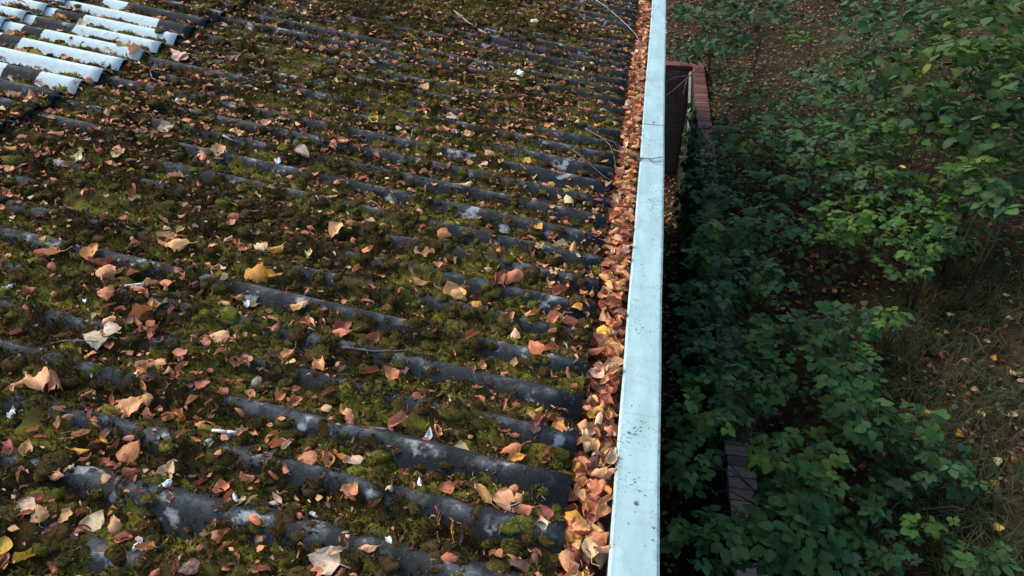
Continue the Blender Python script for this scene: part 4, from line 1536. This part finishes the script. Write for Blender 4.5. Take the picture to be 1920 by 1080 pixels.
# ivy curtain on the passage side of the retaining wall
for (ya, yb, za, zb, n, lab) in ((8.0, 12.3, .0, 2.42, 300, "dark ivy curtain hanging down the inside of the retaining wall"), (5.0, 8.2, .4, 2.45, 150, "ragged dark ivy on the wall inside the shaded passage")):
    root = obj("ivy", None, loc=(WX0, (ya + yb) / 2, 2.3), label=lab, cat="ivy")
    for k in range(5):
        y0_ = random.uniform(ya, yb) - (ya + yb) / 2
        P = [(0.02, y0_, .06), (-.03, y0_ + random.uniform(-.1, .1), -.3), (-.035, y0_ + random.uniform(-.3, .3), za - 2.3)]
        obj("stem", MB().tube(P, [.008, .006, .003], 5).mesh("stem", smooth=True), M_CANE, root)
    for k in range(n):
        y_ = random.uniform(ya, yb)
        z_ = zb - (zb - za) * random.random() ** 1.3 * (.55 + .45 * math.sin(y_ * 3.1) ** 2)
        o = obj("leaf", random.choice(HAZ)[1], None, root, (random.uniform(-.10, -.02), y_ - (ya + yb) / 2, z_ - 2.3), color=gshade('dark') * .8)
        o.rotation_euler = (random.gauss(0, .5), random.gauss(.9, .4), math.pi + random.gauss(0, .6))
        k_ = random.uniform(.08, .14)
        o.scale = (k_, k_, k_)
# single leaves one can pick out on the bank
for (px, py, c, hc, lab) in ((1735, 520, 'yellow', .35, "caught on the round isolated bramble"), (1810, 676, 'cream', .05, "in the middle of the grassy clearing"), (1886, 553, 'yellow', .05, "on brown litter above the clearing"), (1863, 671, 'orange', .05, "on the grassy clearing"), (1891, 597, 'pale', .05, "on litter beside the clearing"),
                             (1761, 628, 'orange', .06, "on the trampled grass"), (1838, 774, 'cream', .05, "on litter below the trampled grass"), (1898, 777, 'pale', .05, "on bare litter below the clearing"), (1870, 865, 'cream', .05, "on mossy litter slope"), (1871, 990, 'yellow', .08, "on long grass beside the yellowish bramble"),
                             (1800, 813, 'orange', .05, "beside the creeping bramble"), (1866, 905, 'orange', .05, "on the mossy litter slope"), (1691, 313, 'yellow', 1.1, "resting on the dark bramble drift"), (1650, 332, 'orange', 1.1, "resting on the dark bramble drift"), (1562, 873, 'orange', .8, "hung up in the lime-leaved bramble"), (1740, 775, 'orange', .4, "on the creeping bramble"),
                             (1668, 905, 'orange', .05, "on bare soil between brambles"), (1780, 590, 'pale', .06, "on grass under the bramble tangle"), (1850, 640, 'tan', .05, "in the grassy clearing"), (1828, 730, 'tan', .05, "in the grassy clearing"), (1900, 700, 'pale', .05, "in the grassy clearing"), (1565, 545, 'tan', .05, "in the leaf-strewn hollow"), (1600, 535, 'salmon', .05, "in the leaf-strewn hollow")):
    P = hit_ground(px, py, hc)
    o = obj("fallen_leaf", LEAFV[random.randint(0, 13)][1], None, label="%s fallen leaf %s" % (WORDS[c], lab), cat="leaf", group="fallen leaves on the bank", color=shade(c, .85, 1.1))
    o.matrix_world = Matrix.Translation(Vector(P)) @ Euler((random.uniform(-.3, .3), random.uniform(-.3, .3), random.uniform(0, 6.28))).to_matrix().to_4x4() @ Matrix.Scale(random.uniform(.07, .09), 4)

# dead stems on the bank
for (a, b_, lab) in (((1640, 560), (1690, 640), "dry stalk leaning at the edge of the clearing"), ((1720, 690), (1640, 660), "pale fallen stalk beside trampled grass"), ((1810, 620), (1845, 660), "short dry stick in leaf litter"),
                     ((1710, 920), (1640, 990), "dead stem slanting over bare soil"), ((1830, 960), (1730, 955), "thin pale stalk lying in long grass"), ((1610, 1010), (1620, 940), "straight dry stalk beside the large bramble"), ((1340, 840), (1372, 800), "bare grey stalk above the passage"), ((1780, 370), (1730, 420), "rotten branch lying under brambles")):
    p, q_ = hit_ground(*a, .10), hit_ground(*b_, .22)
    mid = (p + q_) / 2 + np.array([0, 0, .05])
    t_ = MB().tube([p, mid, q_], [.006, .005, .003], 5)
    obj("dry_stalk", t_.mesh("dry_stalk", smooth=True), M_DTWIG, label=lab, cat="stalk")
# bare branch hanging in front of the end wall
p = [np.array(hit_z(x, y, z)) for (x, y, z) in ((1246, 182, 2.2), (1268, 165, 2.35), (1285, 150, 2.45), (1298, 138, 2.55), (1312, 126, 2.62))]
o = obj("bare_branch", MB().tube(p, [.006, .009, .011, .012, .014], 5).mesh("bare_branch", smooth=True), M_DTWIG, label="bare grey branch hanging into the passage before the end wall", cat="branch")
p = [np.array(hit_z(x, y, z)) for (x, y, z) in ((1288, 148, 2.46), (1284, 163, 2.4), (1281, 178, 2.3))]
obj("side_shoot", MB().tube(p, [.007, .005, .004], 4).mesh("side_shoot"), M_DTWIG, o)
p = [np.array(hit_z(x, y, z)) for (x, y, z) in ((1246, 155, 2.35), (1265, 145, 2.42), (1288, 142, 2.48))]
obj("side_shoot", MB().tube(p, [.005, .006, .007], 4).mesh("side_shoot"), M_DTWIG, o)

# ------------------------------------------------------------------ wood around the building: tall trees over the bank


def tree(x, y, h, r_, lab, seed):
    rr = np.random.default_rng(seed)
    z0 = float(terrain(x, y)) - .1
    root = obj("broadleaf_tree", None, loc=(x, y, z0), label=lab, cat="tree", group="trees shading the bank")
    m = MB().tube([(0, 0, 0), (.05, .02, h * .3), (-.05, .05, h * .6), (.0, 0, h * .92)], [.2, .16, .11, .03], 9)
    obj("trunk", m.mesh("trunk", smooth=True), M_BARK, root)
    clumps = []
    for k in range(13):
        a = rr.uniform(0, 6.28)
        zz = h * rr.uniform(.56, .95)
        q_ = np.array([math.cos(a), math.sin(a), 0]) * r_ * rr.uniform(.25, .95) * (1.15 - .6 * (zz / h - .56)) + np.array([0, 0, zz])
        clumps.append(q_)
        m = MB().tube([(0, 0, zz - h * .16), tuple(q_ * np.array([.5, .5, 1]) - np.array([0, 0, h * .05])), tuple(q_)], [.07, .045, .015], 5)
        obj("limb", m.mesh("limb", smooth=True), M_BARK, root)
    n = 3000
    ci = rr.integers(0, 13, n)
    P = np.array(clumps)[ci] + rr.standard_normal((n, 3)) * np.array([.34, .34, .2]) * r_ * .55
    V, F, U = lowl[0]
    E = rr.normal(0, .6, (n, 3))
    E[:, 2] = rr.uniform(0, 6.28, n)
    L_ = Litter()
    for i in range(n):
        Mx = Matrix.Translation(Vector(P[i])) @ Euler(E[i]).to_matrix().to_4x4() @ Matrix.Scale(float(rr.uniform(.16, .26)), 4)
        L_.add(lowl[i % 6], Mx, np.array(GCOL['mid']) * rr.uniform(.7, 1.4))
    o = L_.build("crown", M_GREENS, parent=root)
    return root


tree(7.0, 2.0, 10.5, 3.2, "tall broadleaf tree on the bank overhanging the brambles", 1)
tree(7.6, 6.8, 12.0, 3.4, "tall broadleaf tree on the bank overhanging the brambles", 2)
tree(8.6, 3.6, 12.0, 3.8, "tall broadleaf tree on the bank overhanging the brambles", 5)
tree(9.2, 11.5, 12.5, 4.2, "tall broadleaf tree on the bank overhanging the brambles", 3)
